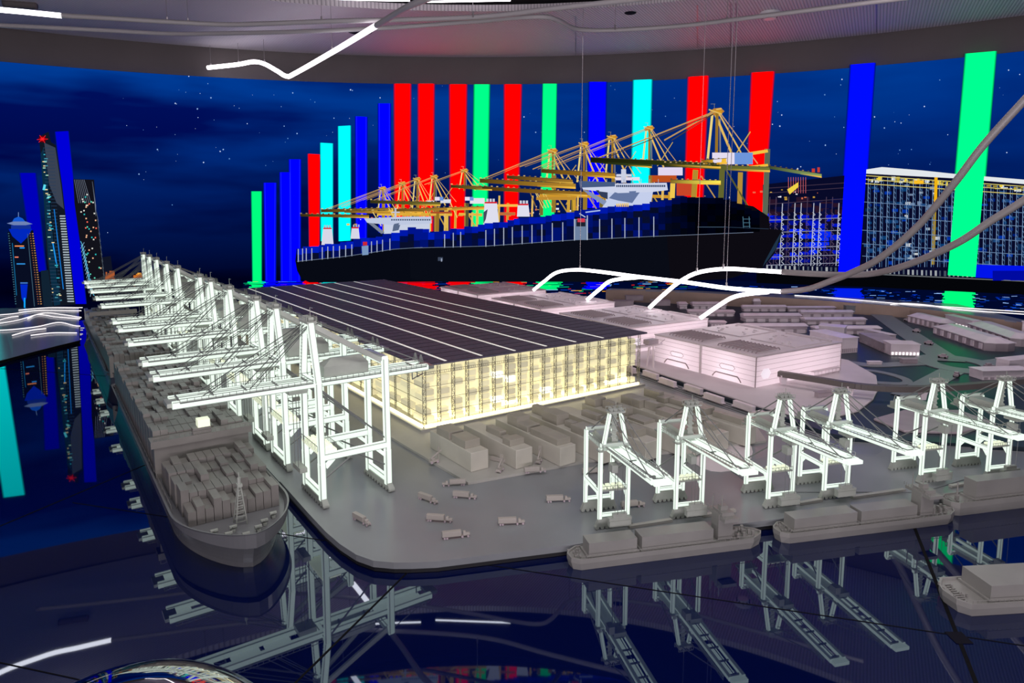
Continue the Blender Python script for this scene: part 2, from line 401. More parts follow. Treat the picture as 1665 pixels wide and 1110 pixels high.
# --- left towers
p = Pic()
p.poly([(12, 377), (54, 374), (71, 499), (26, 501)], (8, 14, 34), 3); p.poly([(14, 372), (52, 372), (46, 384), (34, 396), (20, 384)], (0, 40, 190), 4)
p.poly([(11, 363), (22, 360), (42, 360), (53, 364), (42, 366), (22, 366)], (110, 130, 180), 5); p.poly([(20, 360), (23, 355), (30, 352), (37, 355), (41, 360)], (20, 90, 210), 5)
p.line(30, 345, 30, 353, 1, (120, 150, 200), 5); p.rect(18, 366, 50, 373, (20, 50, 150), 4)
for k in range(30):
    t = k/30; x = 44+t*14; p.rect(x+4, 379+t*118, x+6, 380.5+t*118, (150, 90, 60), 5); p.rect(x+8, 379+t*118, x+10.5, 380.5+t*118, (190, 140, 80), 5)
    p.rect(13+t*12, 379+t*118, 15+t*12, 380.2+t*118, (70, 120, 140), 5)
for x, y, ww, c in ((24, 399, 15, (255, 150, 90)), (24, 417, 6, (255, 140, 110)), (27, 428, 14, (50, 150, 230)), (33, 459, 12, (70, 130, 220)), (32, 402, 8, (40, 160, 255))): p.rect(x, y, x+ww, y+1.8, c, 6)
p.poly([(33, 462), (45, 462), (43, 484), (39, 492), (35, 484)], (0, 40, 200), 5); p.line(40, 484, 40, 500, 2.5, (20, 170, 255), 6)
p.line(20, 395, 27, 480, 1.2, (20, 110, 160), 5); p.line(45, 380, 56, 498, 1.2, (60, 90, 110), 5)
p.build('pictured_tower', 'dark tower with a blue dome and disc roof')
p = Pic()
p.poly([(63, 222), (79, 214), (83, 231), (91, 236), (101, 300), (123, 495), (86, 498), (76, 420), (70, 300), (66, 250)], (16, 22, 34), 3)
p.poly([(72, 232), (90, 240), (99, 300), (104, 340), (92, 330), (80, 300)], (58, 66, 82), 4); p.poly([(66, 250), (71, 240), (82, 320), (92, 420), (98, 495), (88, 497), (78, 420), (70, 310)], (10, 44, 66), 4)
for k in range(34):
    t = k/34; x0 = 97+t*13; p.rect(x0, 350+t*143, x0+9+t*2, 352+t*143, (170, 185, 195), 5)
for k in range(46):
    t = k/46; p.rect(70+t*14, 240+t*255, 88+t*12, 240.9+t*255, (40, 62, 88), 5)
for k in range(44):
    v = R.uniform(250, 495); t = (v-245)/250; c = R.choice([(180, 230, 200), (250, 220, 160), (60, 200, 220), (70, 150, 170)]); x = 67+t*18+R.uniform(0, 4+9*t); p.rect(x, v, x+R.uniform(2, 6), v+1.5, c, 6)
p.line(88, 340, 103, 470, 1.6, (20, 120, 210), 6); p.line(86, 395, 92, 430, 2, (30, 150, 240), 6); p.line(73, 300, 71, 309, 4, (90, 220, 240), 6); p.line(79, 300, 94, 460, 1.4, (6, 8, 16), 6)
for r_, c in ((7, (90, 0, 10)), (4.5, (190, 10, 20)), (2.4, (255, 40, 40))): p.poly([(69+r_*math.cos(k*math.pi/4), 226+r_*.8*math.sin(k*math.pi/4)) for k in range(8)], c, 7+int(7-r_))
for a in (0, 1.1, 2.3, 3.0, 4.2, 5.3): p.line(69, 226, 69+9*math.cos(a), 226+7*math.sin(a), .9, (255, 30, 40), 13)
p.build('pictured_tower', 'tall slanted tower with a red beacon')
p = Pic()
p.poly([(119, 291), (153, 292), (156, 337), (171, 462), (171, 490), (150, 490), (139, 440), (128, 380), (121, 330)], (18, 18, 26), 2)
for k in range(7): p.line(121+k*2.6, 292, 128+k*3.3, 330, .6, (120, 130, 150), 3)
for k in range(9): p.line(150+k*.4, 295+k*3, 156, 335+k*2, .5, (110, 120, 140), 3)
for k in range(14): p.line(131+k*1.2, 392+k*6, 135+k*1.4, 400+k*6.2, 1, (90, 190, 230), 4); p.line(137+k*.9, 394+k*6, 131+k*1.2, 404+k*6, .6, (150, 200, 230), 4)
for k in range(10): p.line(157+k*1.2, 345+k*11, 160+k*1.2, 360+k*11, .6, (90, 100, 110), 4)
for k in range(42):
    v = R.uniform(315, 455); t = (v-300)/160; x = 126+t*16+R.uniform(0, 24); c = R.choice([(90, 220, 190), (250, 190, 150), (40, 190, 190), (230, 230, 220), (250, 110, 90)]); p.rect(x, v, x+2.2, v+2.2, c, 4)
p.build('pictured_tower', 'dark twisted tower with scattered lit windows')
p = Pic(); p.poly([(167, 418), (180, 416), (187, 470), (167, 470)], (16, 20, 36), 1); p.poly([(66, 440), (84, 438), (88, 498), (70, 498)], (16, 34, 50), 2)
p.poly([(52, 452), (66, 450), (72, 498), (56, 498)], (12, 14, 24), 2)
for k in range(22): p.rect(170+R.uniform(0, 16), 440+R.uniform(0, 26), 171.5+R.uniform(0, 16), 441.5+R.uniform(0, 24), (170, 90, 50), 2)
for k in range(16): p.rect(216+R.uniform(0, 22), 440+R.uniform(0, 22), 219+R.uniform(0, 22), 443+R.uniform(0, 22), R.choice([(200, 110, 40), (240, 170, 70), (120, 60, 30)]), 2)
p.build('pictured_low_buildings', 'low dark buildings between the towers', 'stuff')
# --- water and quay of the picture
p = Pic(); p.poly([(395, 459), (700, 455), (1100, 456), (1300, 458), (1700, 475), (1960, 487), (1960, 560), (1250, 510), (395, 510)], (0, 8, 44), 4)
for k in range(260):
    u = R.uniform(395, 1120); v = R.uniform(456, 478); c = R.choice([(0, 30, 130), (0, 60, 180), (230, 160, 40), (10, 40, 110), (120, 170, 220), (200, 30, 20), (0, 170, 110)])
    ln = R.uniform(4, 20); p.line(u, v, u+ln, v+R.uniform(-.4, .4), R.uniform(.6, 1.6), c, 5)
for u0, u1, c in ((410, 428, GN), (430, 450, BL), (455, 490, BL), (500, 520, RD), (524, 546, CY_), (643, 705, RD), (730, 760, RD), (770, 796, GN), (818, 850, RD), (878, 908, GN), (955, 985, BL)):
    for k in range(9):
        v = 457+k*1.6; p.line(u0+R.uniform(-9, 3), v, u1+R.uniform(-3, 9), v+R.uniform(-.6, .6), R.uniform(.9, 1.9), c, 6)
for k in range(480):
    u = R.uniform(1190, 1940); v0 = 463+max(0, u-1240)*.036; v = v0+R.uniform(1, 26); c = R.choice([(0, 20, 110), (0, 50, 190), (20, 80, 200), (150, 190, 255), (0, 12, 70)])
    p.line(u, v, u+R.uniform(3, 14), v+R.uniform(-.3, .8), R.uniform(.5, 1.3), c, 5)
for k in range(16):
    v = 469+k*1.5; p.line(1360+R.uniform(-8, 2)-k*.2, v, 1400+R.uniform(-3, 6), v+.8, 1.6, (0, 30, 235), 6)
    v = 474+k*1.7; p.line(1534+R.uniform(-4, 3), v, 1584+R.uniform(-4, 3), v+.6, 1.9, GN, 6)
p.build('pictured_water', 'rippled harbour water with coloured reflections')
p = Pic(); p.poly([(1230, 436), (1400, 443), (1665, 455), (1960, 471), (1960, 497), (1665, 479), (1400, 466), (1230, 460)], (4, 5, 9), 7)
p.line(1240, 437, 1960, 471, 1.4, (110, 115, 120), 8); p.poly([(1586, 430), (1960, 440), (1960, 471), (1586, 451)], (0, 20, 235), 7); p.rect(1614, 440, 1960, 456, (0, 10, 160), 8)
p.build('pictured_quay_wall', 'black quay edge under the rack store')
# --- rack store on the right
p = Pic()
p.poly([(1240, 300), (1375, 285), (1405, 277), (1435, 273), (1555, 284), (1960, 316), (1960, 468), (1240, 440)], (8, 10, 40), 2)
p.poly([(1405, 276), (1434, 271.5), (1500, 277), (1556, 283), (1960, 316), (1960, 324), (1556, 290), (1406, 282)], (225, 230, 235), 3)
def rtop(u): return 300-(u-1240)*.11 if u < 1376 else (281 if u < 1436 else 279+(u-1436)*.075)
for k in range(120):
    u = R.uniform(1246, 1370); v = R.uniform(320, 425); c = R.choice([(0, 20, 200), (0, 40, 250), (8, 10, 60), (16, 10, 44), (0, 14, 140), (0, 30, 230)])
    if v < 345: c = R.choice([(40, 20, 40), (26, 14, 34), (10, 14, 60)])
    w_ = R.uniform(10, 40); p.rect(u, v, min(u+w_, 1376), v+R.uniform(5, 9), c, 3)
for k in range(380):
    u = R.uniform(1400, 1940); v = R.uniform(296, 425); c = R.choice([(0, 30, 110), (0, 50, 160), (10, 40, 80), (12, 60, 110), (4, 14, 50), (30, 70, 120)])
    if 1470 < u < 1520 and R.random() < .6: c = R.choice([(150, 165, 180), (110, 130, 160), (190, 195, 200)])
    p.rect(u, v, u+R.uniform(5, 13), v+R.uniform(3, 6), c, 3)
for k in range(52):
    u = 1412+k*10.5; p.line(u, rtop(u)+8, u-3, 434, 1.0, (120, 150, 190), 5); p.line(u+3.5, rtop(u)+10, u+.6, 434, .8, (60, 95, 140), 5)
    for q in range(15):
        v = rtop(u)+22+q*8; p.line(u-(v-280)*.02, v, u+3.5-(v-280)*.02, v+5, .8, (95, 130, 170), 5)
for k in range(13):
    u = 1250+k*10.2; bright = k in (2, 4, 5, 7, 8, 11); c = (190, 195, 210) if bright else (85, 70, 95)
    p.line(u+2, (320 if not bright else 330), u-3, 432, 1.3 if bright else .9, c, 5)
    for q in range(11):
        v = 345+q*8; p.line(u, v, u+4, v+4, 1, c, 5); p.line(u+4, v+4, u, v+7, .8, c, 5)
for v in (300, 308, 326, 352, 372, 398, 412, 425): p.line(1246, v+6, 1376, v-(3 if v < 330 else -2), .9, (70, 55, 75) if v < 340 else (150, 155, 180), 5)
for v in (287, 293, 300, 330, 352, 376, 398, 418): p.line(1402, v-2, 1960, v+36, .8 if v > 300 else 1.3, (110, 140, 180) if v > 300 else (215, 200, 110), 5)
for k in range(110): u = R.uniform(1405, 1940); p.rect(u, rtop(u)+6+R.uniform(0, 8), u+R.uniform(3, 8), rtop(u)+8+R.uniform(0, 9), R.choice([(240, 210, 60), (220, 225, 225), (180, 160, 50)]), 4)
p.line(1522, 288, 1517, 430, 4.5, (170, 140, 30), 4); p.line(1522, 288, 1521, 330, 5, (240, 180, 20), 6); p.rect(1486, 293, 1502, 299, (250, 190, 40), 6)
for k in range(94): u = 1246+k*7.4; p.rect(u, 431+(u-1246)*.032, u+R.uniform(2, 4), 440+(u-1246)*.032, R.choice([(120, 130, 145), (70, 80, 95), (160, 165, 170)]), 5)
p.build('pictured_rack_store', 'blue lattice rack store with a white roof')
# --- pictured container ships
def contain(p, top, bot, u0, u1, seps, L, dark=None):
    def yy(tab, u):
        for (a, b), (c, d) in zip(tab, tab[1:]):
            if a <= u <= c: return b+(d-b)*(u-a)/(c-a)
        return tab[-1][1]
    u = u0
    while u < u1:
        wd = R.uniform(9, 15); a, b = yy(top, u)+R.uniform(-1.5, 1.5), yy(bot, u); k = max(2, int((b-a)/9))
        for q in range(k):
            c = R.choice([(0, 24, 170), (0, 20, 140), (0, 30, 190)] if q == 0 else [(0, 14, 90), (4, 12, 56), (0, 18, 110), (8, 14, 44), (0, 12, 74)])
            if dark and u > dark: f = max(.15, 1-(u-dark)/90); c = tuple(int(x*f) for x in c)
            p.rect(u, a+(b-a)*q/k, u+wd+.6, a+(b-a)*(q+1)/k, c, L)
        u += wd
    for x, h in seps: p.line(x, yy(bot, x)-h, x, yy(bot, x)+2, 1.5, (170, 180, 200), L+1)
    for i in range(int((u1-u0)/12)):
        x = u0+i*12; p.line(x, yy(bot, x)+1, x+12, yy(bot, x+12)+1, .8, (110, 125, 150), L+1)
p = Pic()
p.poly([(482, 404), (560, 396), (620, 390), (700, 384), (700, 458), (503, 459), (490, 453), (483, 440), (480, 424)], (7, 10, 20), 7)
contain(p, [(482, 403), (520, 398), (560, 392), (600, 386), (640, 376), (665, 370), (690, 372)], [(482, 424), (560, 416), (640, 404), (700, 400)], 483, 690, [(485, 19), (492, 19), (498, 19), (507, 18), (524, 18), (533, 18), (542, 18), (552, 17), (562, 17), (572, 17), (604, 17), (613, 17), (622, 17), (634, 17)], 8)
for x0, y0, x1, y1, w0 in ((524, 370, 541, 398, 3), (571, 369, 584, 388, 2)):
    p.poly([(x0+w0/2, y0), (x1-w0/2, y0), (x1+w0/2, y1), (x0-w0/2, y1)], (215, 215, 230), 7); p.rect(x0+w0/2, y0, x1-w0/2, y0+2.2, (210, 30, 40), 8)
    for k in range(3): p.rect(x0+3+k*4, y0-4, x0+5.5+k*4, y0, (170, 175, 190), 7)
p.poly([(592, 355), (660, 352), (701, 352), (702, 363), (640, 366), (597, 362)], (190, 200, 225), 8); p.poly([(624, 362), (699, 362), (699, 378), (624, 380)], (200, 208, 228), 7)
p.poly([(598, 362), (606, 362), (626, 378), (620, 380)], (120, 130, 150), 7); p.line(643, 338, 643, 354, 3, (190, 195, 215), 8); p.line(637, 345, 650, 345, 2, (190, 195, 215), 8)
for k in range(18): p.rect(636+k*3.6, 356, 638.4+k*3.6, 358.5, (60, 80, 110), 9)
p.poly([(640, 364), (652, 362), (648, 374), (638, 376)], (90, 105, 135), 8)
p.poly([(588, 400), (599, 399), (599, 414), (589, 415)], (120, 150, 190), 10); p.rect(590, 393, 597, 399, (200, 40, 50), 11)
p.build('pictured_ship', 'pictured farther container ship with white bridge')
p = Pic()
p.poly([(666, 404), (800, 398), (1066, 382), (1272, 374), (1268, 392), (1258, 414), (1240, 436), (1190, 452), (1110, 458), (690, 458), (668, 452)], (9, 12, 22), 9)
p.poly([(1080, 330), (1140, 320), (1225, 335), (1250, 352), (1252, 372), (1272, 374), (1262, 404), (1240, 434), (1180, 454), (1090, 457)], (13, 11, 18), 10)
contain(p, [(672, 379), (740, 372), (800, 361), (870, 352), (950, 340), (1000, 335), (1060, 328), (1112, 319), (1180, 324), (1230, 348)], [(672, 402), (790, 399), (934, 389), (1066, 383), (1240, 376)], 673, 1232,
        [(723, 20), (737, 22), (749, 23), (790, 25), (804, 26), (819, 27), (833, 27), (849, 28), (865, 28), (881, 28), (898, 29), (915, 29), (934, 30), (955, 31), (975, 31), (995, 31), (1016, 31), (1039, 31), (1063, 31)], 11, 1045)
for x0, y0, x1, y1, w0 in ((788, 328, 809, 367, 5), (842, 331, 860, 352, 3)):
    p.poly([(x0, y0), (x1-1, y0), (x1+w0/2, y1), (x0-w0/2, y1)], (222, 222, 238), 10); p.rect(x0, y0, x1-1, y0+2.6, (215, 30, 45), 11)
    for k in range(3): p.rect(x0+3+k*5, y0-5, x0+6.5+k*5, y0, (200, 205, 220), 10)
p.poly([(786, 345), (793, 340), (790, 356), (786, 364)], (70, 76, 95), 11)
p.poly([(942, 296), (960, 299), (1084, 297), (1086, 309), (1060, 312), (1000, 314), (948, 308)], (205, 212, 235), 11)
p.poly([(941, 294), (1000, 296), (1000, 303), (943, 305)], (70, 90, 130), 12); p.poly([(988, 311), (1062, 310), (1058, 334), (1030, 340), (975, 343), (984, 330)], (196, 206, 235), 10)
p.poly([(1000, 312), (1042, 310), (1028, 330), (1005, 326), (990, 322)], (100, 118, 160), 11); p.poly([(947, 308), (960, 312), (988, 328), (984, 335), (964, 322)], (130, 145, 180), 10)
p.poly([(968, 309), (988, 310), (988, 324), (978, 320)], (50, 62, 90), 11)
for k in range(26): p.rect(1002+k*3.1, 300.5, 1004.2+k*3.1, 304, (40, 60, 95), 12)
p.rect(1010, 275, 1018, 297, (200, 205, 225), 10); p.rect(1002, 283, 1027, 287, (205, 210, 228), 11)
for k in range(10): p.rect(944+k*14, 291, 945+k*14, 297, (160, 170, 190), 12)
p.rect(935, 356, 955, 390, (110, 130, 160), 12); p.poly([(937, 357), (952, 357), (952, 368), (937, 368)], (30, 34, 48), 13); p.rect(939, 355, 951, 361, (210, 60, 80), 14); p.line(934, 356, 934, 390, 1.5, (190, 200, 215), 13); p.line(955, 350, 955, 390, 1.5, (190, 200, 215), 13)
p.line(942, 347, 952, 353, 1.5, (190, 205, 225), 13); p.line(952, 345, 976, 342, 2, (170, 190, 230), 13)
for k in range(7): p.rect(1002+k*3, 331-k*.2, 1004+k*3, 336, (240, 200, 110), 12)
p.line(1134, 369, 1180, 369, 1.2, (60, 80, 100), 13); p.line(1180, 369, 1250, 372, 1, (40, 55, 75), 13); p.poly([(1272, 374), (1262, 404), (1240, 434), (1244, 424), (1258, 398)], (30, 50, 70), 12)
for x0 in (1208, 1218): p.line(x0, 352, x0+1, 371, 1.2, (70, 110, 130), 13)
for v in (356, 362, 368): p.line(1208, v, 1220, v, .9, (70, 110, 130), 13)
p.rect(712, 418, 720, 424, (60, 70, 90), 12); p.rect(717, 420, 719, 425, (150, 160, 180), 13)
p.build('pictured_ship', 'pictured nearer container ship with black hull and blue containers')
# --- pictured yellow cranes
YL, YD, OL, OG = (226, 186, 96), (150, 112, 38), (72, 78, 26), (214, 150, 30)
def pcrane(ax, ay, s, boom, legs, tips, house=None, dark=False, L=5):
    p = Pic()
    for k in range(4): p.line(ax-7*s+k*4*s, ay-2*s+(k % 2)*2*s, ax+7*s, ay+3*s-(k % 3)*3*s, 1.5*s, OG if k % 2 else YL, L+1)
    p.poly([(ax-8*s, ay+3*s), (ax-2*s, ay-3*s), (ax+6*s, ay-4*s), (ax+10*s, ay), (ax+4*s, ay+5*s)], (190, 130, 50), L)
    p.line(ax-1*s, ay-8*s, ax-1*s, ay-2*s, .7, (130, 130, 120), L); p.line(ax-5*s, ay-8*s, ax, ay-8*s, .6, (130, 130, 120), L)
    by = boom[0][3]
    p.line(ax+2*s, ay, ax+1*s, by+3, 3.2*s, YD, L+1); p.line(ax-3*s, ay+2, ax-9*s, by, 2.6*s, (236, 214, 130), L); p.line(ax-1*s, ay+1, ax+24*s, by+2, 2.6*s, YL, L)
    p.line(ax+3*s, ay+1, ax+36*s, by, 1.6*s, YL, L); p.line(ax+4*s, ay, ax+46*s, by-4, 1.1*s, (200, 160, 110), L); p.line(ax+14*s, by, ax+38*s, ay+22*s, 1.2*s, (200, 170, 80), L)
    p.line(ax+5*s, ay+8*s, ax+5.5*s, by, 1.6*s, (130, 130, 130), L)
    for tx, ty in tips:
        p.line(ax, ay, tx, ty, 1.5*s, (190, 150, 90), L+1); p.line(ax-2*s, ay+3*s, tx+8*s, ty, 1*s, (70, 60, 50) if dark else (150, 120, 70), L+1)
    for x0, y0, x1, y1, t, c in boom:
        dk = tuple(int(k*.55) for k in c); br = tuple(min(255, int(k*1.25)) for k in c)
        p.poly([(x0, y0-t*.35), (x1, y1-t*.5), (x1, y1+t*.5), (x0, y0+t*.35)], 0, L+2, 1, [dk, br, br, dk])
        xm, ym = x0*.4+x1*.6, y0*.4+y1*.6; p.poly([(xm, ym+t*.15), (x1, y1+t*.1), (x1, y1+t*.5), (xm, ym+t*.5)], 0, L+3, 1, [br, (250, 205, 80), (240, 180, 60), c])
        p.line(x0, y0-t*.4, x1, y1-t*.55, .8, (70, 60, 40), L+3)
        for q in range(int((x1-x0)/9)):
            f = q*9/(x1-x0); p.rect(x0+q*9, y0+(y1-y0)*f-t*.5-1.6, x0+q*9+3, y0+(y1-y0)*f-t*.5, R.choice([(150, 130, 90), (90, 80, 60), (210, 180, 110)]), L+3)
    for x0, y0, x1, y1, t, c in legs: p.line(x0, y0, x1, y1, t, c, L+1)
    if house:
        x0, y0, x1, y1 = house; p.poly([(x0, y0), (x1, y0), (x1, y1), (x0, y1)], (228, 220, 240), L+2); p.rect(x0+(x1-x0)*.55, y0, x1, y1, (110, 150, 220), L+3)
    p.build('pictured_crane', 'pictured yellow harbour crane')
for ax, ay, bm, tips in ((621, 306, [(488, 350, 600, 352, 5, (104, 80, 30))], [(522, 343)]), (653, 298, [(522, 343, 640, 341, 6, (128, 96, 36))], [(555, 336)]),
        (677, 291, [(560, 344, 690, 346, 5, (190, 140, 50))], [(590, 325)]), (705, 287, [(602, 328, 716, 332, 6, (92, 86, 36))], [(604, 327)]),
        (754, 277, [(733, 303, 800, 307, 6, (110, 92, 34)), (640, 342, 790, 338, 5, (170, 124, 44))], [(690, 300)])):
    pcrane(ax, ay, .8, bm, [(ax+3, 330, ax+3, 378, 4, (170, 130, 50)), (ax+22, 338, ax+22, 376, 4, (226, 186, 80)), (ax-8, 348, ax+30, 349, 4, (226, 180, 70)), (ax+6, 346, ax+22, 374, 2, (200, 160, 70))], tips,
           (ax+2, 320, ax+16, 326) if ax > 690 else None, L=3 if ax < 700 else 4)
for ax, ay, bm, tips in ((897, 245, [(780, 294, 936, 303, 8, (146, 108, 36)), (780, 306, 955, 316, 7, (124, 88, 28))], [(782, 292)]), (948, 234, [(824, 288, 931, 296, 7, (128, 96, 36))], [(845, 271)]),
        (994, 223, [(880, 278, 1000, 286, 8, (140, 100, 30))], [(866, 275)]), (1054, 208, [(960, 262, 1060, 270, 6, (46, 56, 22))], [(880, 276)])):
    pcrane(ax, ay, 1.05, bm, [(ax+4, 285, ax+3, 345, 7, (150, 118, 44)), (ax-16, 312, ax-17, 350, 6, (120, 104, 44)), (ax+36, 312, ax+36, 342, 7, (206, 160, 50)), (ax-20, 318, ax+40, 320, 5, (206, 150, 44)), (ax+8, 318, ax+26, 346, 2, (180, 150, 70))], tips,
           (ax+16, 274, ax+40, 284) if ax > 1000 else None, L=4)
pcrane(1163, 181, 1.5, [(960, 259, 1172, 270, 8, (40, 48, 16)), (1080, 268, 1252, 276, 8, (92, 96, 44)), (1250, 272, 1336, 286, 6, (110, 130, 80)), (1140, 264, 1182, 262, 9, (226, 160, 44)), (1090, 295, 1172, 297, 7, (236, 190, 70))],
       [(1175, 258, 1172, 328, 9, (98, 100, 46)), (1131, 276, 1128, 322, 9, (176, 140, 50)), (1204, 280, 1202, 345, 8, (180, 140, 56)), (1248, 242, 1243, 372, 9, (92, 102, 84)), (1094, 298, 1093, 322, 8, (240, 200, 80)), (1218, 250, 1250, 245, 5, (240, 195, 70)), (1180, 275, 1222, 345, 2.5, (90, 90, 40)), (1140, 286, 1165, 325, 2, (190, 150, 80)), (1215, 272, 1250, 268, 4, (240, 190, 60))], [(972, 257), (1080, 228)], (1158, 248, 1224, 267), True, 6)
p = Pic(); p.rect(1320, 274, 1325, 280, (200, 60, 50), 9); p.rect(1329, 272, 1333, 280, (200, 60, 50), 9); p.poly([(1280, 308), (1298, 296), (1298, 304), (1284, 316)], (240, 210, 70), 9)
for k in range(8): p.line(1282+k*4, 288, 1282+k*4, 314, 1, (190, 90, 100), 8)
p.rect(1098, 272, 1108, 285, (225, 215, 240), 9); p.rect(1070, 272, 1110, 285, (225, 215, 240), 8); p.rect(1060, 285, 1100, 296, (190, 80, 30), 7); p.rect(1100, 298, 1130, 318, (200, 70, 40), 6)
for u, v0, v1, wd_, c in ((668, 345, 384, 3, YL), (676, 345, 384, 4, YD), (690, 342, 382, 3, (236, 200, 100)), (712, 340, 380, 5, YD), (724, 340, 378, 3, YL), (741, 336, 376, 4, (210, 160, 60)), (760, 330, 372, 5, (84, 82, 50)), (768, 345, 372, 3, YL), (812, 318, 362, 3, YL), (826, 330, 360, 4, (196, 150, 60)), (866, 318, 352, 3, YL), (925, 318, 345, 5, (206, 160, 60)), (940, 312, 342, 3, YL), (1078, 300, 325, 4, YL)):
    p.line(u, v0, u-1, v1, wd_, c, 6)
for x0, y0, x1, y1, c in ((655, 346, 700, 351, (220, 170, 60)), (700, 338, 745, 342, (230, 180, 70)), (765, 336, 812, 340, (226, 170, 60)), (806, 332, 850, 336, (240, 190, 80)), (872, 320, 935, 325, (190, 140, 50)), (764, 322, 788, 331, (228, 226, 236)), (716, 324, 733, 330, (220, 220, 232)), (692, 326, 706, 331, (214, 214, 226)), (700, 344, 735, 347, (170, 80, 40)), (812, 345, 838, 350, (190, 110, 60)), (1000, 288, 1040, 293, (230, 220, 235))): p.rect(x0, y0, x1, y1, c, 6)
for k in range(26):
    u = R.uniform(600, 1090); v = 372-(u-600)*.11; p.line(u, v-30, u+R.uniform(8, 16), v-4, 1.4, R.choice([YL, YD, (236, 210, 120)]), 6)
for k in range(90): u = R.uniform(560, 1330); v = 350-(u-560)*.06+R.uniform(0, 16); p.rect(u, v, u+R.uniform(1, 5), v+R.uniform(1, 3), R.choice([(235, 235, 240), (240, 190, 80), (190, 150, 60), (210, 110, 80)]), 5)
p.build('pictured_dock_clutter', 'lit dockside clutter behind the pictured ships', 'stuff')

# ------------------------------------------------------------------ the display table
table = empty('display_table', (0, 3, -.03)); tag(table, 'large glossy dark blue table top that stands for the harbour water', 'table')
def putat(o, parent): 
    o.parent = parent; o.matrix_parent_inverse = Matrix.Translation(-Vector(parent.location)); return o
tp = [(-5.2, .55), (5.2, .55)] + [tuple(wall_pt(math.radians(a), 0, .08).xy) for a in range(44, -45, -4)]
tp = [p for p in tp if p[1] < 20]
putat(MB().prism(tp, -.05, 0).build('table_top', M['water']), table)
putat(MB().prism([(p[0]*.9, (p[1]-3)*.9+3) for p in tp], -.8, -.05).build('table_base', M['black']), table)
def seam(a, b, wd=.006):
    p, q = G(*a), G(*b); b_ = MB(); b_.beam((p.x, p.y, .0004), (q.x, q.y, .0004), wd, .001)
    putat(b_.build('panel_seam', M['black']), table)
seam((118, 817), (1760, 1064), .003); seam((1487, 858), (1595, 1130), .009); seam((672, 921), (440, 1150), .005); seam((-40, 872), (240, 754), .005); seam((-10, 1075), (190, 1118), .003); seam((0, 599), (182, 612), .004)
p = G(1559, 1037); putat(MB().box(p.x-.02, p.x+.02, p.y-.022, p.y+.022, .0006, .0016).build('seam_cover', M['hole']), table)

# ------------------------------------------------------------------ harbour ground of the model
c_ = [G(u, v, .03) for u, v in [(455, 784), (501, 836), (530, 867), (553, 887), (579, 904), (607, 914), (640, 917), (668, 917), (711, 915), (927, 888), (1537, 812)]]
qp = [TW(4.1, .0), TW(3, .0), TW(1.5, .0), TW(0, .0)] + c_ + [Vector((2.1, 2.33, 0)), Vector((2.1, 2.62, 0)), Vector((1.4, 2.75, 0)), TW(-.85, 2.06), TW(1.2, 2.36), TW(4.1, 2.5)]
quay = empty('quay_platform', (0, 2.5, .0)); tag(quay, 'grey rounded quay platform under the cranes and warehouse', 'platform')
putat(MB().prism([p.xy for p in qp], .016, .035).build('quay_deck', M['quay']), quay)
cx, cy = sum(p.x for p in qp)/len(qp), sum(p.y for p in qp)/len(qp)
putat(MB().prism([((p.x-cx)*.993+cx, (p.y-cy)*.993+cy) for p in qp], .001, .016).build('dark_plinth', M['quay_edge']), quay)
pad = MB().prism([p.xy for p in (TW(-.405, .535), TW(.15, .52), TW(1.2, .52), TW(1.2, 2.02), TW(-.50, 2.0), TW(-.74, 1.78), G(1230, 735), G(950, 768))], .0355, .045).build('stacking_pad', M['pad'])
tag(pad, 'pale pad carrying the rows of stacked containers beside the warehouse', 'platform')
cb_ = MB().prism([TW(1.2, 2.368).xy, TW(-.85, 2.07).xy, (1.408, 2.76), (2.11, 2.63), (3.5, 2.75), (4.6, 3.6), (4.5, 4.9), (3.7, 5.75), (2.9, 6.25), (2.0, 6.7), (.6, 7.1), (-1.2, 7.2), TW(4.1, 2.508).xy], .001, .05).build('city_ground', M['citybase'])
tag(cb_, 'glossy dark ground under the city blocks', 'platform')
b = MB(); P_ = [TW(4.0, 2.515).xy, TW(1.2, 2.376).xy, TW(-.45, 2.14).xy] + [G(u, v, .06).xy for u, v in [(1312, 679), (1350, 678), (1395, 667), (1420, 648), (1428, 632), (1425, 610), (1380, 585)]]
hp = b.prism([tuple(p) for p in P_] + [(1.6, 4.9), (.7, 6.8), (-.6, 6.9)], .0505, .06).build('hall_ground', M['hallroof'], bevel=.003)
tag(hp, 'pink lit ground plate under the four white halls', 'platform')
rp = MB().prism([tuple(G(1172+52*math.cos(a/20*2*math.pi), 735+32*math.sin(a/20*2*math.pi), .036).xy) for a in range(20)], .0355, .038).build('round_plaza', M['hallroof'])
tag(rp, 'pink round plate behind the second right crane', 'platform')
b = MB().prism([tuple(G(u, v, .036).xy) for u, v in [(1240, 800), (1180, 760), (1310, 725), (1420, 742), (1480, 700), (1560, 690), (1600, 770), (1500, 800)]], .0355, .0375)
tag(b.build('crane_apron', M['road']), 'grey apron under the right hand cranes', 'platform')
for pts, nm, lb in (([(1420, 682), (1470, 668), (1560, 668), (1620, 690), (1560, 705), (1470, 702)], 'green_island', 'smoky island between the fourth and fifth right cranes'),):
    tag(MB().prism([tuple(G(u, v, .055).xy) for u, v in pts], .0505, .062).build('traffic_island', M['citydark'], bevel=.004), lb, 'platform')

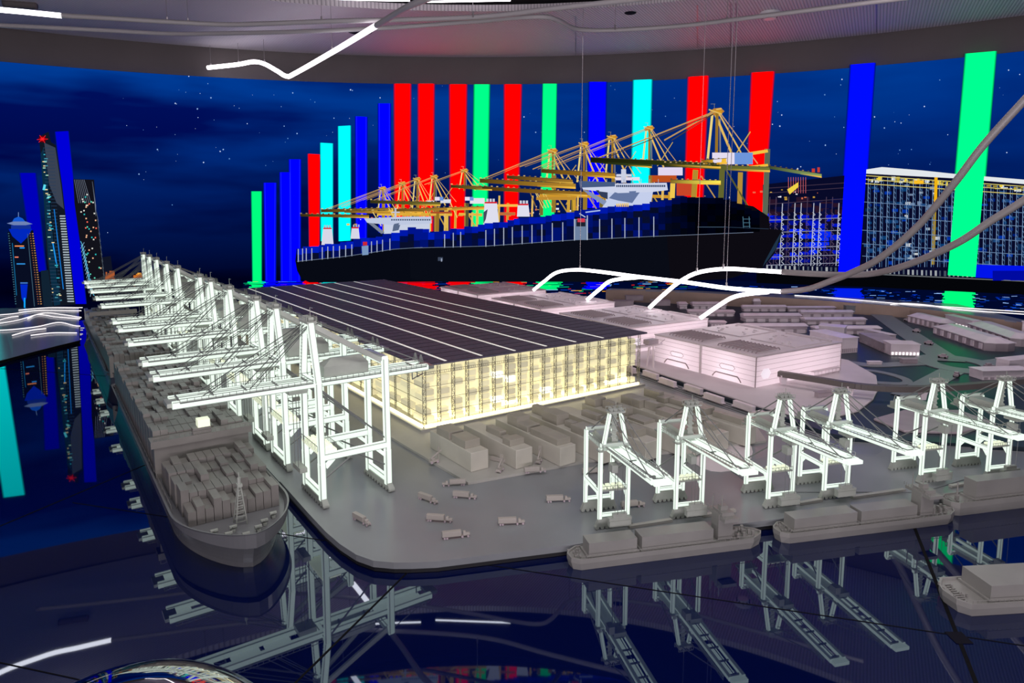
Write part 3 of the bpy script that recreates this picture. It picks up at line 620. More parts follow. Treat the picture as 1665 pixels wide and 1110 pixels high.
# ------------------------------------------------------------------ harbour cranes
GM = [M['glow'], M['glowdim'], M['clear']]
def crane_left():
    """long-boom quay crane: x along the rails, +y over the water, origin between the water legs on the quay"""
    r = empty('harbour_crane', (0, 0, 0)); hx, g = .08, .231; mis = (0, 0, 0, 0, 0, 1)
    for sx in (-1, 1):
        b = MB().beam((sx*hx, 0, .022), (sx*hx, 0, .145), .024, .022, up=(0, 1, 0), bev=.15, mis=mis).beam((sx*hx, 0, .145), (sx*(hx-.006), 0, .41), .022, .021, up=(0, 1, 0), bev=.15, mis=mis); b.build('leg', GM, r)
        b = MB().beam((sx*hx, -g, .022), (sx*hx, -g, .145), .024, .022, up=(0, 1, 0), bev=.15, mis=mis).beam((sx*hx, -g, .145), (sx*(hx-.004), -g, .462), .022, .021, up=(0, 1, 0), bev=.15, mis=mis); b.build('leg', GM, r)
        b = MB().beam((sx*hx, .0, .165), (sx*hx, -g, .165), .021, .023, bev=.15, mis=mis)
        for y, q in ((0, -1), (-g, 1)):     # curved haunches under the portal beam
            b.beam((sx*hx, y+q*.012, .13), (sx*hx, y+q*.04, .156), .012, .012)
        b.build('portal_beam', GM, r)
        # A-frame post over the water legs
        b = MB().beam((sx*(hx-.006), 0, .41), (sx*.03, .004, .60), .020, .022, up=(0, 1, 0), bev=.15, mis=mis)
        b.build('mast_post', GM, r)
        b = MB()
        for z in [.43+.012*k for k in range(13)]: b.beam((sx*(hx-.012-.26*(z-.41))-.006, .0125, z), (sx*(hx-.012-.26*(z-.41))+.006, .0125, z), .0015, .0015)
        b.build('ladder', M['rod'], r)
        # boom girder
        b = MB().beam((sx*.036, .418, .398), (sx*.036, -.412, .402), .021, .022, bev=.15, mis=mis); b.build('boom_girder', GM, r)
        b = MB()
        for k in range(42):
            y = .40-k*.0195
            b.beam((sx*.053, y, .405), (sx*.053, y, .418), .0012, .0012)
        b.beam((sx*.053, .40, .418), (sx*.053, -.40, .42), .0016, .0016); b.beam((sx*.053, .40, .406), (sx*.053, -.40, .408), .008, .002)
        b.build('walkway', M['rod'], r)
        for y in (.335, .20):
            MB().tube([(sx*.03, .006, .595), (sx*.03, y, .412)], .0016, 5).build('stay_rod', M['darkrod'], r)
            MB().tube([(sx*.022, .006, .588), (sx*.022, y-.02, .412)], .0010, 5).build('stay_rod', M['darkrod'], r)
        MB().beam((sx*.028, -.004, .592), (sx*.06, -g, .45), .010, .016).build('back_brace', M['clear'], r)
        MB().tube([(sx*.02, -.01, .60), (sx*.03, -.40, .42)], .0016, 5).build('back_stay', M['rod'], r)
        MB().tube([(sx*hx, -.012, .095), (sx*hx, -.11, .155)], .003, 6).build('knee_brace', M['rod'], r)
        MB().tube([(sx*hx, -g+.012, .095), (sx*hx, -.12, .155)], .003, 6).build('knee_brace', M['rod'], r)
        MB().tube([(sx*hx, -.01, .385), (sx*hx, -g+.01, .19)], .003, 6).build('diagonal_brace', M['rod'], r)
        y = 0 if sx > 0 else -g
        MB().beam((-hx, y, .04), (hx, y, .04), .017, .020, bev=.15, mis=mis).build('sill_beam', GM, r)
        b = MB()                              # bogie: trucks with wheels
        b.prism([(-hx-.03, y-.011), (hx+.03, y-.011), (hx+.03, y+.011), (-hx-.03, y+.011)], .012, .028, top=[(-hx-.012, y-.009), (hx+.012, y-.009), (hx+.012, y+.009), (-hx-.012, y+.009)])
        for k in range(10):
            x = -hx-.024+k*(2*hx+.048)/9; b.tube([(x, y-.010, .008), (x, y+.010, .008)], .007, 8)
        b.build('bogie', M['clear'], r)
        MB().beam((-.07, y, .45 if sx < 0 else .405), (.07, y, .45 if sx < 0 else .405), .018, .018, bev=.15, mis=mis).build('cross_beam', GM, r)
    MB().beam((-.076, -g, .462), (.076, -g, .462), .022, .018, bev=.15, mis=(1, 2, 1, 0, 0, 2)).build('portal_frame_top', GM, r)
    # mast top platform
    b = MB().box(-.04, .04, -.014, .018, .598, .606)
    for k in range(9): x = -.04+k*.01; b.beam((x, .018, .606), (x, .018, .619), .0014, .0014); b.beam((x, -.014, .606), (x, -.014, .619), .0014, .0014)
    b.beam((-.04, .018, .619), (.04, .018, .619), .0016, .0016); b.beam((-.04, -.014, .619), (.04, -.014, .619), .0016, .0016)
    for x in (-.025, -.005, .012, .028): b.tube([(x, -.008, .612), (x, .010, .612)], .007, 8)
    b.beam((-.02, 0, .606), (-.02, 0, .65), .0015, .0015); b.beam((-.02, 0, .65), (-.045, 0, .65), .0015, .0015)
    b.build('mast_platform', M['clear'], r)
    MB().box(-.036, .036, .392, .432, .392, .404).build('boom_tip', M['clear'], r)
    for y0, y1 in ((.34, .40), (.20, .29), (.10, .185), (-.38, -.20)): MB().box(-.022, .022, y0, y1, .4045, .4085).build('light_panel', M['glow'], r)
    b = MB()
    for k in range(9): b.beam((-.034, .4-k*.095, .41), (.034, .4-k*.095, .41), .004, .006)
    b.beam((0, .40, .411), (0, -.36, .411), .002, .002)
    b.build('girder_tie', M['rod'], r)
    b = MB().prism([(-.032, -.19), (.032, -.19), (.032, -.035), (-.032, -.035)], .415, .450).prism([(-.032, -.19), (.032, -.19), (.032, -.035), (-.032, -.035)], .450, .472, top=[(-.004, -.175), (.004, -.175), (.004, -.07), (-.004, -.07)])
    b.build('machinery_house', M['clear'], r)
    b = MB()
    for x in (-.022, .022):
        for k in range(4): b.tube([(x-.010+k*.006, -.40+k*.004, .415), (x-.004+k*.003, -.395, .445), (x+.012-k*.002, -.40, .415)], .0016, 5)
    b.box(-.036, .036, -.44, -.40, .392, .404); b.beam((-.02, -.36, .385), (-.02, -.36, .36), .003, .003); b.beam((-.02, -.36, .36), (.01, -.40, .362), .003, .003); b.beam((.02, -.40, .385), (.02, -.40, .355), .003, .003); b.beam((.02, -.40, .355), (.05, -.44, .357), .003, .003)
    b.build('rear_sheave', M['rod'], r)
    b = MB().box(-.028, .028, .02, .08, .372, .39); b.build('trolley', M['clear'], r)
    for x in (-.018, .018):
        for y in (.036, .056): MB().tube([(x, y, .374), (x, y, .125)], .0012, 4).build('hoist_rope', M['rod'], r)
    MB().box(-.038, .038, .034, .058, .11, .126).build('spreader', M['clear'], r)
    b = MB().box(-hx, hx, -.052, .012, .178, .186)
    for k in range(5):
        for q in range(3): b.box(-.062+k*.028, -.044+k*.028, -.044+q*.018, -.034+q*.018, .186, .197)
    b.build('working_deck', M['glowwarm'], r)
    b = MB()
    for k in range(12): x = -hx+k*2*hx/11; b.beam((x, .012, .186), (x, .012, .204), .0012, .0012); b.beam((x, -.052, .186), (x, -.052, .204), .0012, .0012)
    b.beam((-hx, .012, .204), (hx, .012, .204), .0015, .0015); b.beam((-hx, -.052, .204), (hx, -.052, .204), .0015, .0015)
    b.build('deck_railing', M['rod'], r)
    b = MB()
    for k in range(12):
        a = k*math.pi/6; b.beam((hx+.014, -.035+.017*math.cos(a), .168+.017*math.sin(a)), (hx+.014, -.035+.017*math.cos(a+math.pi/6), .168+.017*math.sin(a+math.pi/6)), .0014, .0014); b.beam((hx+.014, -.035, .168), (hx+.014, -.035+.016*math.cos(a), .168+.016*math.sin(a)), .0008, .0008)
    b.build('cable_reel', M['rod'], r)
    return r
def crane_right():
    """shorter quay crane; same axes"""
    r = empty('harbour_crane', (0, 0, 0)); hx, g = .045, .125; mis = (0, 1, 0, 0, 1, 1)
    sl = .075
    for sx in (-1, 1):
        MB().beam((sx*hx, 0, .022), (sx*hx, 0, .255), .012, .0125, up=(0, 1, 0), bev=.13, mis=(0, 0, 0, 0, 1, 1) if sx < 0 else (0, 0, 0, 0, 1, 1)).build('leg', GM, r)
        MB().beam((sx*hx, -g, .022), (sx*hx, -g, .272), .012, .0125, up=(0, 1, 0), bev=.13, mis=(0, 0, 0, 0, 1, 1)).build('leg', GM, r)
        b = MB().beam((sx*hx, 0, .113), (sx*hx, -g, .113), .012, .014, bev=.13, mis=(0, 0, 0, 0, 0, 1))
        for y, q in ((0, -1), (-g, 1)): b.beam((sx*hx, y+q*.005, .09), (sx*hx, y+q*.02, .108), .009, .008)
        b.build('portal_beam', GM, r)
        MB().tube([(sx*hx, -g+.005, .125), (sx*hx, -.008, .205)], .0024, 6).build('diagonal_brace', M['rod'], r)
        MB().beam((sx*(hx-.008), 0, .258), (sx*.017, -.002, .362), .0105, .0125, up=(0, 1, 0), bev=.13, mis=(0, 0, 0, 1, 1, 1)).build('mast_post', GM, r)
        MB().beam((sx*.021, .30, .243+.30*sl), (sx*.021, -.165, .243-.165*.02), .0105, .0135, bev=.15, mis=(0, 0, 0, 1, 0, 1)).build('boom_girder', GM, r)
        b = MB()
        for k in range(30):
            y = .28-k*.0148; z = .25+max(0, y)*sl; b.beam((sx*.031, y, z), (sx*.031, y, z+.010), .0009, .0009)
        b.beam((sx*.031, .28, .26+.28*sl), (sx*.031, 0, .26), .0012, .0012); b.beam((sx*.031, 0, .26), (sx*.031, -.155, .26), .0012, .0012); b.beam((sx*.031, .28, .25+.28*sl), (sx*.031, -.15, .25), .006, .0015)
        b.build('walkway', M['clear'], r)
        MB().tube([(sx*.017, .004, .362), (sx*.02, .285, .25+.285*sl)], .0017, 5).build('stay_rod', M['rod'], r)
        MB().tube([(sx*.014, .004, .352), (sx*.02, .18, .25+.18*sl)], .0012, 5).build('stay_rod', M['rod'], r)
        MB().tube([(sx*.017, -.004, .362), (sx*.03, -g, .272)], .002, 5).build('back_stay', M['rod'], r)
        y = 0 if sx > 0 else -g
        MB().beam((-hx, y, .044), (hx, y, .044), .010, .011, bev=.13, mis=(0, 0, 0, 1, 0, 1)).build('sill_beam', GM, r)
        b = MB().prism([(-hx-.014, y-.008), (hx+.014, y-.008), (hx+.014, y+.008), (-hx-.014, y+.008)], .010, .036, top=[(-hx-.004, y-.006), (hx+.004, y-.006), (hx+.004, y+.006), (-hx-.004, y+.006)])
        for k in range(8): x = -hx-.010+k*(2*hx+.020)/7; b.tube([(x, y-.008, .007), (x, y+.008, .007)], .006, 8)
        b.build('bogie', M['clear'], r)
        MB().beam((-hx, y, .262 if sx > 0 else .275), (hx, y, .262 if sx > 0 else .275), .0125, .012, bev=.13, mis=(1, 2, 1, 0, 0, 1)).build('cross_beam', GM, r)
    b = MB()
    for k in range(6):
        z = .27+k*.015; x = -.012 + .004*(k % 2); b.box(x, x+.020-.001*k, -.012, -.006, z, z+.003); b.beam((x, -.009, z), (x+.02, -.009, z+.015), .003, .005)
    b.beam((.0, -.009, .262), (.0, -.009, .36), .014, .0015)
    b.build('stair_tower', M['clear'], r)
    b = MB().box(-.026, .026, -.014, .014, .362, .367)
    for k in range(8): x = -.026+k*.0074; b.beam((x, .014, .367), (x, .014, .377), .0012, .0012); b.beam((x, -.014, .367), (x, -.014, .377), .0012, .0012)
    b.beam((-.026, .014, .377), (.026, .014, .377), .0013, .0013); b.beam((-.026, -.014, .377), (.026, -.014, .377), .0013, .0013)
    for x in (-.014, .002, .016): b.tube([(x, -.008, .372), (x, .008, .372)], .006, 8)
    b.beam((0, 0, .367), (0, 0, .396), .0012, .0012)
    b.build('mast_platform', M['clear'], r)
    b = MB().box(-.024, .024, .296, .318, .243+.30*sl-.004, .243+.30*sl+.006); b.build('boom_tip', M['glow'], r)
    b = MB()
    for y0, y1 in ((.02, .13), (.15, .27)):
        MB().beam((.0, y0, .253+y0*sl), (0, y1, .253+y1*sl), .020, .003).build('light_panel', M['glow'], r)
    b = MB()
    for k in range(6): y = .01+k*.055; b.beam((-.02, y, .245+y*sl), (.02, y, .245+y*sl), .003, .005)
    b.beam((0, .01, .246), (0, .285, .246+.275*sl), .002, .002)
    b.build('girder_tie', M['rod'], r)
    MB().prism([(-.026, -.118), (.026, -.118), (.026, -.03), (-.026, -.03)], .252, .274, top=[(-.023, -.115), (.023, -.115), (.023, -.033), (-.023, -.033)]).build('machinery_house', M['clear'], r)
    MB().box(-.03, .042, -.122, .01, .248, .2515).build('house_deck', M['glowdim'], r)
    b = MB()
    for k in range(8): y = -.12+k*.0185; b.beam((.042, y, .25), (.042, y, .264), .001, .001)
    b.beam((.042, -.12, .264), (.042, .01, .264), .0012, .0012); b.box(.042, .056, -.012, .016, .246, .25)
    for k in range(4): b.beam((.042+k*.0045, .016, .25), (.042+k*.0045, .016, .262), .001, .001)
    b.build('deck_railing', M['clear'], r)
    b = MB()
    for x in (-.014, .014):
        b.tube([(x-.008, -.168, .25), (x-.003, -.168, .272), (x+.003, -.168, .272), (x+.008, -.168, .25)], .0014, 5)
    b.box(-.028, .028, -.178, -.155, .232, .25); b.box(-.034, .034, -.184, -.15, .226, .232)
    b.build('rear_sheave', M['clear'], r)
    MB().box(-.02, .02, .02, .07, .232, .246).build('trolley', M['clear'], r)
    MB().box(.022, .040, .05, .078, .205, .228).build('operator_cab', M['clear'], r)
    for x in (-.013, .013):
        for y in (.035, .055): MB().tube([(x, y, .234), (x*.8, y, .066)], .0009, 4).build('hoist_rope', M['rod'], r)
    b = MB().box(-.036, .036, .037, .053, .046, .054); b.box(-.022, .022, .039, .051, .054, .066); b.build('spreader', M['clear'], r)
    MB().box(-.034, .034, .036, .054, .027, .0455).build('lifted_container', M['clear'], r)
    b = MB().box(-hx+.006, hx, -.036, .004, .118, .1225); b.build('working_deck', M['clear'], r)
    b = MB()
    for k in range(4):
        for q in range(3): b.box(-.033+k*.019, -.021+k*.019, -.032+q*.011, -.025+q*.011, .1225, .129)
    b.build('deck_lights', M['glowwarm'], r)
    b = MB()
    for k in range(9): x = -hx+.006+k*(2*hx-.006)/8; b.beam((x, .004, .1225), (x, .004, .134), .001, .001)
    b.beam((-hx+.006, .004, .134), (hx, .004, .134), .0012, .0012)
    b.build('working_deck_railing', M['clear'], r)
    return r
ordw = ['first', 'second', 'third', 'fourth', 'fifth', 'sixth', 'seventh', 'eighth', 'ninth', 'tenth', 'eleventh', 'twelfth']
PL = crane_left(); rzL = math.atan2(D.y, D.x)   # local x along D, local y = -N
tL = [-.2, .18, .45, .90, 1.30, 1.57, 2.24, 2.66, 3.10, 3.47, 3.80]
LN = {0: 'nearest lit white long-boom crane, at the near end of the row beside the big ship', 10: 'farthest lit white long-boom crane, at the far end of the row beside the big ships'}
cl = []
for i, t in enumerate(tL):
    c = PL if i == 0 else copy_tree(PL)
    p = TW(t, .058, .035); c.location = p; c.rotation_euler = (0, 0, rzL)
    tag(c, LN.get(i, ordw[i]+' lit white long-boom crane counted from the near end of the big ship row'), 'crane', 'lit cranes along the long quay'); cl.append(c)
PR = crane_right(); e14 = Vector((.970, .242, 0)); b14 = Vector((.242, -.970, 0))
fr = [(.266, 1.965), (.513, 2.035), (.831, 2.111), (1.043, 2.178), (1.447, 2.312), (1.706, 2.345)]
RL = ['small lit crane at the left end of the front quay, above the left barge', 'second small lit crane from the left on the front quay', 'third small lit crane from the left on the front quay',
      'fourth small lit crane from the left, beside the third one', 'fifth small lit crane from the left on the front quay', 'small lit crane at the right edge of the picture']
for i, (x, y) in enumerate(fr):
    c = PR if i == 0 else copy_tree(PR)
    p = Vector((x, y, .035)) + e14*.045; c.location = p; c.rotation_euler = (0, 0, math.atan2(e14.y, e14.x)+math.pi)
    tag(c, RL[i], 'crane', 'small lit cranes on the front quay')

# ------------------------------------------------------------------ glowing warehouse
wh = empty('warehouse', tuple(TW(.2, .68, .045)), rzL); tag(wh, 'glowing high rack warehouse with a dark flat roof and light strips', 'building')
# local frame: x = t, y = -w ; near facade at x = 0, long facade at y = 0
LX, LY, H0, H1 = 3.3, -1.30, .010, .288
MB().box(-.03, LX+.02, LY-.03, .03, 0, H0).build('base_slab', M['pad'], wh)
b = MB().box(-.012, -.004, LY, .0, H0, H0+.010); b.box(-.004, LX, .004, .012, H0, H0+.010); b.build('base_light', M['basestrip'], wh)
MB().box(.045, LX-.02, LY+.04, -.045, H0, H1-.004).build('lightbox_core', M['core'], wh)
MB().prism([(-.035, .03), (-.035, LY-.03), (LX+.03, LY-.03), (LX+.03, .03)], H1, H1+.008).build('roof', M['roof'], wh)
for k in range(6):
    y = -.10-k*.185
    MB().box(-.02, LX, y-.006, y+.006, H1+.008, H1+.0095).build('roof_light_strip', M['roofline'], wh)
b = MB()
for k in range(40):
    x = -.03+k*.083; b.box(x, x+.0015, LY-.03, .03, H1+.0081, H1+.0088)
b.build('roof_seams', M['black'], wh)
def lat(x, y, ax):
    b = MB(); s = .008; dx, dy = (0, s) if ax == 'y' else (s, 0)
    for q in (-1, 1): b.beam((x+q*dx, y+q*dy, H0), (x+q*dx, y+q*dy, H1), .0022, .0022)
    n_ = 15; dz = (H1-H0)/n_
    for k in range(n_):
        z = H0+k*dz; q = 1 if k % 2 else -1
        b.beam((x-q*dx, y-q*dy, z), (x+q*dx, y+q*dy, z+dz), .0016, .0016); b.beam((x-dx, y-dy, z), (x+dx, y+dy, z), .0016, .0016)
    return b
NB = 18
for k in range(NB+1): lat(-.006, -k*1.30/NB, 'y').build('lattice_column', M['lattice'], wh)
for k in range(1, 25): lat(k*LX/24, .004, 'x').build('lattice_column', M['lattice'], wh)
b = MB()
for z in (.07, .13, .19, .245):
    b.beam((-.010, 0, z), (-.010, LY, z), .0016, .0016); b.beam((0, .008, z), (LX, .008, z), .0016, .0016)
for k in range(120): y = -k*1.30/120; b.beam((-.010, y, .245), (-.010, y, .255), .001, .001)
b.beam((-.010, 0, .255), (-.010, LY, .255), .0016, .0016)
b.build('rack_rails', M['lattice'], wh)
cnt = 0; rest = MB()
for k in range(NB):
    for q in range(8):
        if R.random() < .26: continue
        y1 = -k*1.30/NB-.012; y0 = y1-.046; z = H0+.014+q*.030; dd = R.uniform(.002, .018)
        mm = M['creamhot'] if R.random() < .07 else (M['cream'] if R.random() < .6 else M['cream2'])
        if cnt < 92:
            MB().box(dd, dd+.028, y0, y1, z, z+.025).build('rack_container', mm, wh); cnt += 1
        else: rest.box(dd, dd+.028, y0, y1, z, z+.025, R.choice([0, 0, 0, 1, 1]))
for k in range(24):
    for q in range(8):
        if R.random() < .35: continue
        x0 = k*LX/24+.016; z = H0+.014+q*.030; dd = R.uniform(.004, .02)
        rest.box(x0, x0+.10, -dd-.026, -dd, z, z+.025, R.choice([0, 0, 1]))
tag(rest.build('rack_containers', [M['cream'], M['cream2']], wh), kind='stuff')
# the lamps inside the rack foot
for k in range(5):
    y = -.13-k*.26; l = area('rack_lamp', (0, 0, 0), (.02, .24), .35, (1, .93, .55)); l.parent = wh; l.location = (.036, y, H0+.012); l.rotation_euler = (math.pi, 0, 0)

# ------------------------------------------------------------------ yard rows
for i in range(8):
    w0 = .592+.15*i; t1 = -.018-.012*i; t0 = -.333-.072*i
    if i >= 5: t0 = -.333-.072*5-.02*(i-5)
    o = TW(t0, w0, .0455); r = empty('container_row', tuple(o), rzL); L_ = t1-t0
    tag(r, ('leftmost grey row of stacked containers in front of the warehouse' if i == 0 else 'rightmost grey row of stacked containers, by the rail tracks' if i == 7 else ordw[i]+' grey row of stacked containers counted from the left'), 'container row', 'container rows in front of the warehouse')
    MB().box(0, L_, -.075, 0, 0, .072).build('row_body', M['yard'], r, bevel=.002)
    x = .05*R.random()
    while x < L_-.03:
        ln = R.choice([.05, .07, .10]); h = R.choice([.012, .024, .024, .024, .03, .0]); s = R.choice([0, .0, .025])
        if h and x+ln < L_:
            MB().box(x, x+ln, -.070+s*.4, -.005-s, .072, .072+h+.012*(x > L_*.55)).build('container', M['yardtop'], r, bevel=.0012)
        x += ln+R.choice([0, .004, .02])

# ------------------------------------------------------------------ big container ships along the quay
def hull_outline(L, Wd, stern, bow, n=30):
    """x from 0 (bow tip) to L (stern); y +-W/2"""
    up = []
    for k in range(n+1):
        s = k/n; x = bow*s; up.append((x, Wd/2*math.sin(s*math.pi/2)**.62))
    up.append((L-stern, Wd/2)); up.append((L-stern*.35, Wd/2*.96)); up.append((L, Wd/2*.78))
    return up + [(x, -y) for x, y in up[::-1]][:-1]
def big_ship(t0, t1, label, near):
    wc = -.215; r = empty('container_ship', tuple(TW(t0, wc, .0005)), rzL); tag(r, label, 'ship', 'container ships along the long quay')
    L = t1-t0; Wd = .315
    lo = hull_outline(L, Wd*.93, .10, .36); hi = [(x*1.0-.055*max(0, 1-x/.34), y*(1.07)) for x, y in hull_outline(L, Wd*1.0, .06, .28)]
    b = MB(); k = len(lo); zs = [(.098*q/8, [(a[0]+(b_[0]-a[0])*(q/8)**1.6, a[1]+(b_[1]-a[1])*(q/8)**1.8) for a, b_ in zip(lo, hi)]) for q in range(9)]
    for z, ring_ in zs:
        b.v += [(x, y, z + .018*max(0, 1-x/.30)**1.5*(z/.098)) for x, y in ring_]
    for q in range(8):
        for i in range(k): j = (i+1) % k; b.face((q*k+j, q*k+i, (q+1)*k+i, (q+1)*k+j))
    b.face(tuple(range(k)))
    # bulwark: inner ring and deck
    inn = [((x-.1)*.985+.1, y*.96) for x, y in hi]; n_ = len(b.v)
    b.v += [(x, y, .098+.018*max(0, 1-x/.30)**1.5) for x, y in inn] + [(x, y, .078) for x, y in inn]
    for i in range(k):
        j = (i+1) % k; b.face((8*k+j, 8*k+i, n_+i, n_+j)); b.face((n_+j, n_+i, n_+k+i, n_+k+j))
    b.face(tuple(range(n_+2*k-1, n_+k-1, -1)))
    b.build('hull', M['hull'], r, smooth=False)
    # bays of containers; cols across the deck
    def bay(x0, x1, zb, cols, wid, hmin, hmax, nm='container_stack', each=False):
        cw = wid/cols; b = MB()
        for c in range(cols):
            y0 = -wid/2+c*cw; h = hmin+.0125*R.choice([0, 0, 1, 1, 1, 2] if hmax-hmin > .02 else [0, 1])
            if each: MB().box(x0, x1, y0+.0008, y0+cw-.0008, zb, zb+h).build(nm, M['ship'], r)
            else: b.box(x0, x1, y0+.0006, y0+cw-.0006, zb, zb+h)
        if not each: b.build(nm, M['ship'], r)
    if near:
        for q, (x0, x1, hm) in enumerate(((.185, .265, .055), (.27, .345, .068), (.35, .43, .075), (.435, .51, .082), (.515, .59, .085))):
            bay(x0, x1, .079, 11, .262+.008*q if q < 3 else .285, hm-.012, hm+.016, each=True)
        x = .70; 
        b = MB().box(.64, .672, -.155, .155, .078, .205); b.box(.63, .69, -.165, .165, .188, .212)
        for k_ in range(20): b.beam((.63, -.16+k_*.0168, .212), (.63, -.16+k_*.0168, .224), .0012, .0012)
        b.beam((.63, -.16, .224), (.63, .16, .224), .0014, .0014); b.box(.64, .67, -.03, .03, .212, .232)
        b.build('bridge_house', M['ship'], r)
        MB().box(.645, .685, -.028, .012, .232, .258).build('wheelhouse', M['glowwarm'], r)
        while x < L-.09:
            bay(x, x+.075, .079, 12, .30, .125, .165); x += .082
        b = MB()
        for sx in (-1, 1):
            b.beam((.11, sx*.016, .075), (.115, sx*.003, .20), .003, .003); b.beam((.145, sx*.016, .075), (.120, sx*.003, .20), .003, .003)
        for k_ in range(7):
            z = .09+k_*.016; s = .016*(1-(z-.075)/.16); b.beam((.112, -s, z), (.112, s, z), .002, .002); b.beam((.14-.14*(z-.075), -s, z), (.14-.14*(z-.075), s, z), .002, .002)
        b.box(.108, .128, -.007, .007, .196, .204); b.tube([(.118, 0, .204), (.118, 0, .222)], .005, 8); b.tube([(.118, 0, .222), (.118, 0, .238)], .0016, 6)
        b.build('foremast', M['clear'], r)
        for (x, y) in ((.02, .01), (.045, -.03), (.05, .05), (.075, -.055), (.085, .03), (.09, .08), (.11, -.09)):
            b = MB(); b.tube([(x, y-.010, .092), (x, y+.010, .092)], .006, 8); b.box(x-.009, x+.009, y-.005, y+.005, .079, .086); b.beam((x, y, .09), (x-.012, y+.004, .098), .003, .003)
            b.build('anchor_winch', M['clear'], r)
    else:
        x = .12
        while x < L-.14:
            bay(x, x+.09, .079, 12, .30, .115, .15); x += .098
        MB().box(L*.662, L*.662+.03, -.15, .15, .232, .26).build('bridge_house', M['ship'], r)
    b = MB()
    for k_ in range(30):
        x = .3+k_*(L-.4)/29
        for sx in (-1, 1): b.beam((x, sx*.158, .098), (x, sx*.158, .11), .0012, .0012)
    for sx in (-1, 1): b.beam((.3, sx*.158, .11), (L-.1, sx*.158, .11), .0014, .0014)
    b.build('hull_railing', M['ship'], r)
big_ship(-.475, 1.66, 'nearer smoky grey container ship with its bow toward the viewer', True)
big_ship(1.76, 4.12, 'farther smoky grey container ship behind the first, half under the crane booms', False)

# ------------------------------------------------------------------ barges on the front quay
def barge(p0, ang, L, Wd, label, kind, flip=False):
    r = empty('barge' if kind != 'bow' else 'bulk_carrier', (p0[0], p0[1], .0005), ang); tag(r, label, 'ship', None)
    def outl(g, o): 
        return [(o, g), (L-.05-o, g), (L-.012-o, Wd*.28), (L-o, Wd*.5), (L-.012-o, Wd*.72), (L-.05-o, Wd-g), (.035+o, Wd-g), (.008+o, Wd*.74), (o, Wd*.55), (.004+o, Wd*.2), (.025+o, g)][1:]
    lo, hi = outl(.004, .006), outl(0, 0); k = len(lo)
    b = MB(); zt = .034 if kind != 'bow' else .046
    b.v = [(x, y, 0) for x, y in lo]+[(x, y, zt*.6) for x, y in hi]+[(x, y, zt) for x, y in hi]+[(x*.985+.005, (y-Wd/2)*.94+Wd/2, zt) for x, y in hi]+[(x*.985+.005, (y-Wd/2)*.94+Wd/2, zt-.006) for x, y in hi]
    for q in range(4):
        for i in range(k): j = (i+1) % k; b.face((q*k+i, q*k+j, (q+1)*k+j, (q+1)*k+i))
    b.face(tuple(range(k-1, -1, -1))); b.face(tuple(range(4*k, 5*k)))
    b.build('hull', M['barge'], r)
    dk = zt-.0055
    holds = ((.055, .20), (.215, .44)) if kind == 'stern' else ((.10, L-.1),) if kind == 'bow' else ((.085, L-.05),)
    if kind == 'stern2': holds = ((.05, .27), (.285, .49))
    for x0, x1 in holds:
        MB().box(x0-.006, x1+.006, .008, Wd-.008, dk, dk+.006).build('hatch_coaming', M['barge'], r)
        MB().box(x0, x1, .014, Wd-.014, dk+.006, dk+.042 if kind != 'bow' else dk+.066).build('cargo_block', M['barge'], r)
    if kind in ('stern', 'stern2'):
        x0 = holds[-1][1]+.02; b = MB().prism([(x0, .022), (x0+.048, .022), (x0+.048, Wd-.018), (x0, Wd-.018)], dk, dk+.078); b.box(x0+.002, x0+.05, -.008, Wd+.012, dk+.066, dk+.076); b.box(x0+.006, x0+.044, .014, Wd-.012, dk+.076, dk+.086)
        for k_ in range(12): b.beam((x0+.002, -.008+k_*.0095, dk+.076), (x0+.002, -.008+k_*.0095, dk+.086), .001, .001)
        b.build('bridge_house', M['barge'], r)
        b = MB().box(x0+.012, x0+.034, Wd*.4, Wd*.62, dk+.086, dk+.10); b.tube([(x0+.02, Wd*.5, dk+.10), (x0+.02, Wd*.5, dk+.13)], .002, 6); b.beam((x0+.012, Wd*.5, dk+.115), (x0+.028, Wd*.5, dk+.115), .0014, .0014)
        b.tube([(x0+.01, Wd*.9, dk+.08), (x0+.01, Wd*.9, dk+.125)], .001, 5); b.tube([(x0+.0, Wd*.75, dk+.08), (x0+.0, Wd*.75, dk+.12)], .001, 5)
        b.build('radar_mast', M['barge'], r)
        b = MB()
        for k_ in range(16):
            x = x0+.055+R.uniform(0, L-x0-.085); y = R.uniform(.02, Wd-.02); b.box(x-.004, x+.004, y-.003, y+.003, dk, dk+R.uniform(.006, .02))
        b.build('deck_gear', M['barge'], r)
    if kind == 'bow':
        b = MB(); b.tube([(.05, Wd*.5, dk), (.05, Wd*.5, dk+.06)], [.004, .0015], 8); b.box(.044, .056, Wd*.5-.004, Wd*.5+.004, dk, dk+.014); b.build('foremast', M['barge'], r)
    b = MB()
    for k_ in range(36):
        x = .03+k_*(L-.08)/35; b.beam((x, .003, zt), (x, .003, zt+.007), .001, .001)
    b.beam((.03, .003, zt+.007), (L-.05, .003, zt+.007), .0012, .0012); b.build('side_railing', M['barge'], r)
    b = MB()
    for k_ in range(9): b.box(.012+.002*k_, .028+.002*k_, Wd*.15+k_*Wd*.075, Wd*.15+k_*Wd*.075+.003, dk, dk+.003)
    for k_ in range(10): x = R.uniform(.006, .045); y = R.uniform(.015, Wd-.015); b.box(x-.002, x+.002, y-.002, y+.002, dk, dk+.008)
    b.build('foredeck_gear', M['barge'], r)
    return r
a14 = math.atan2(.130, .546)
p1 = G(953, 925); barge((p1.x-.042, p1.y-.018), a14, .615, .080, 'grey barge with two long cargo blocks in front of the left small cranes', 'stern')
p2 = G(1275, 885); barge((p2.x-.010, p2.y-.006), a14-.01, .655, .080, 'grey barge with two cargo blocks in the middle of the front quay', 'stern2')
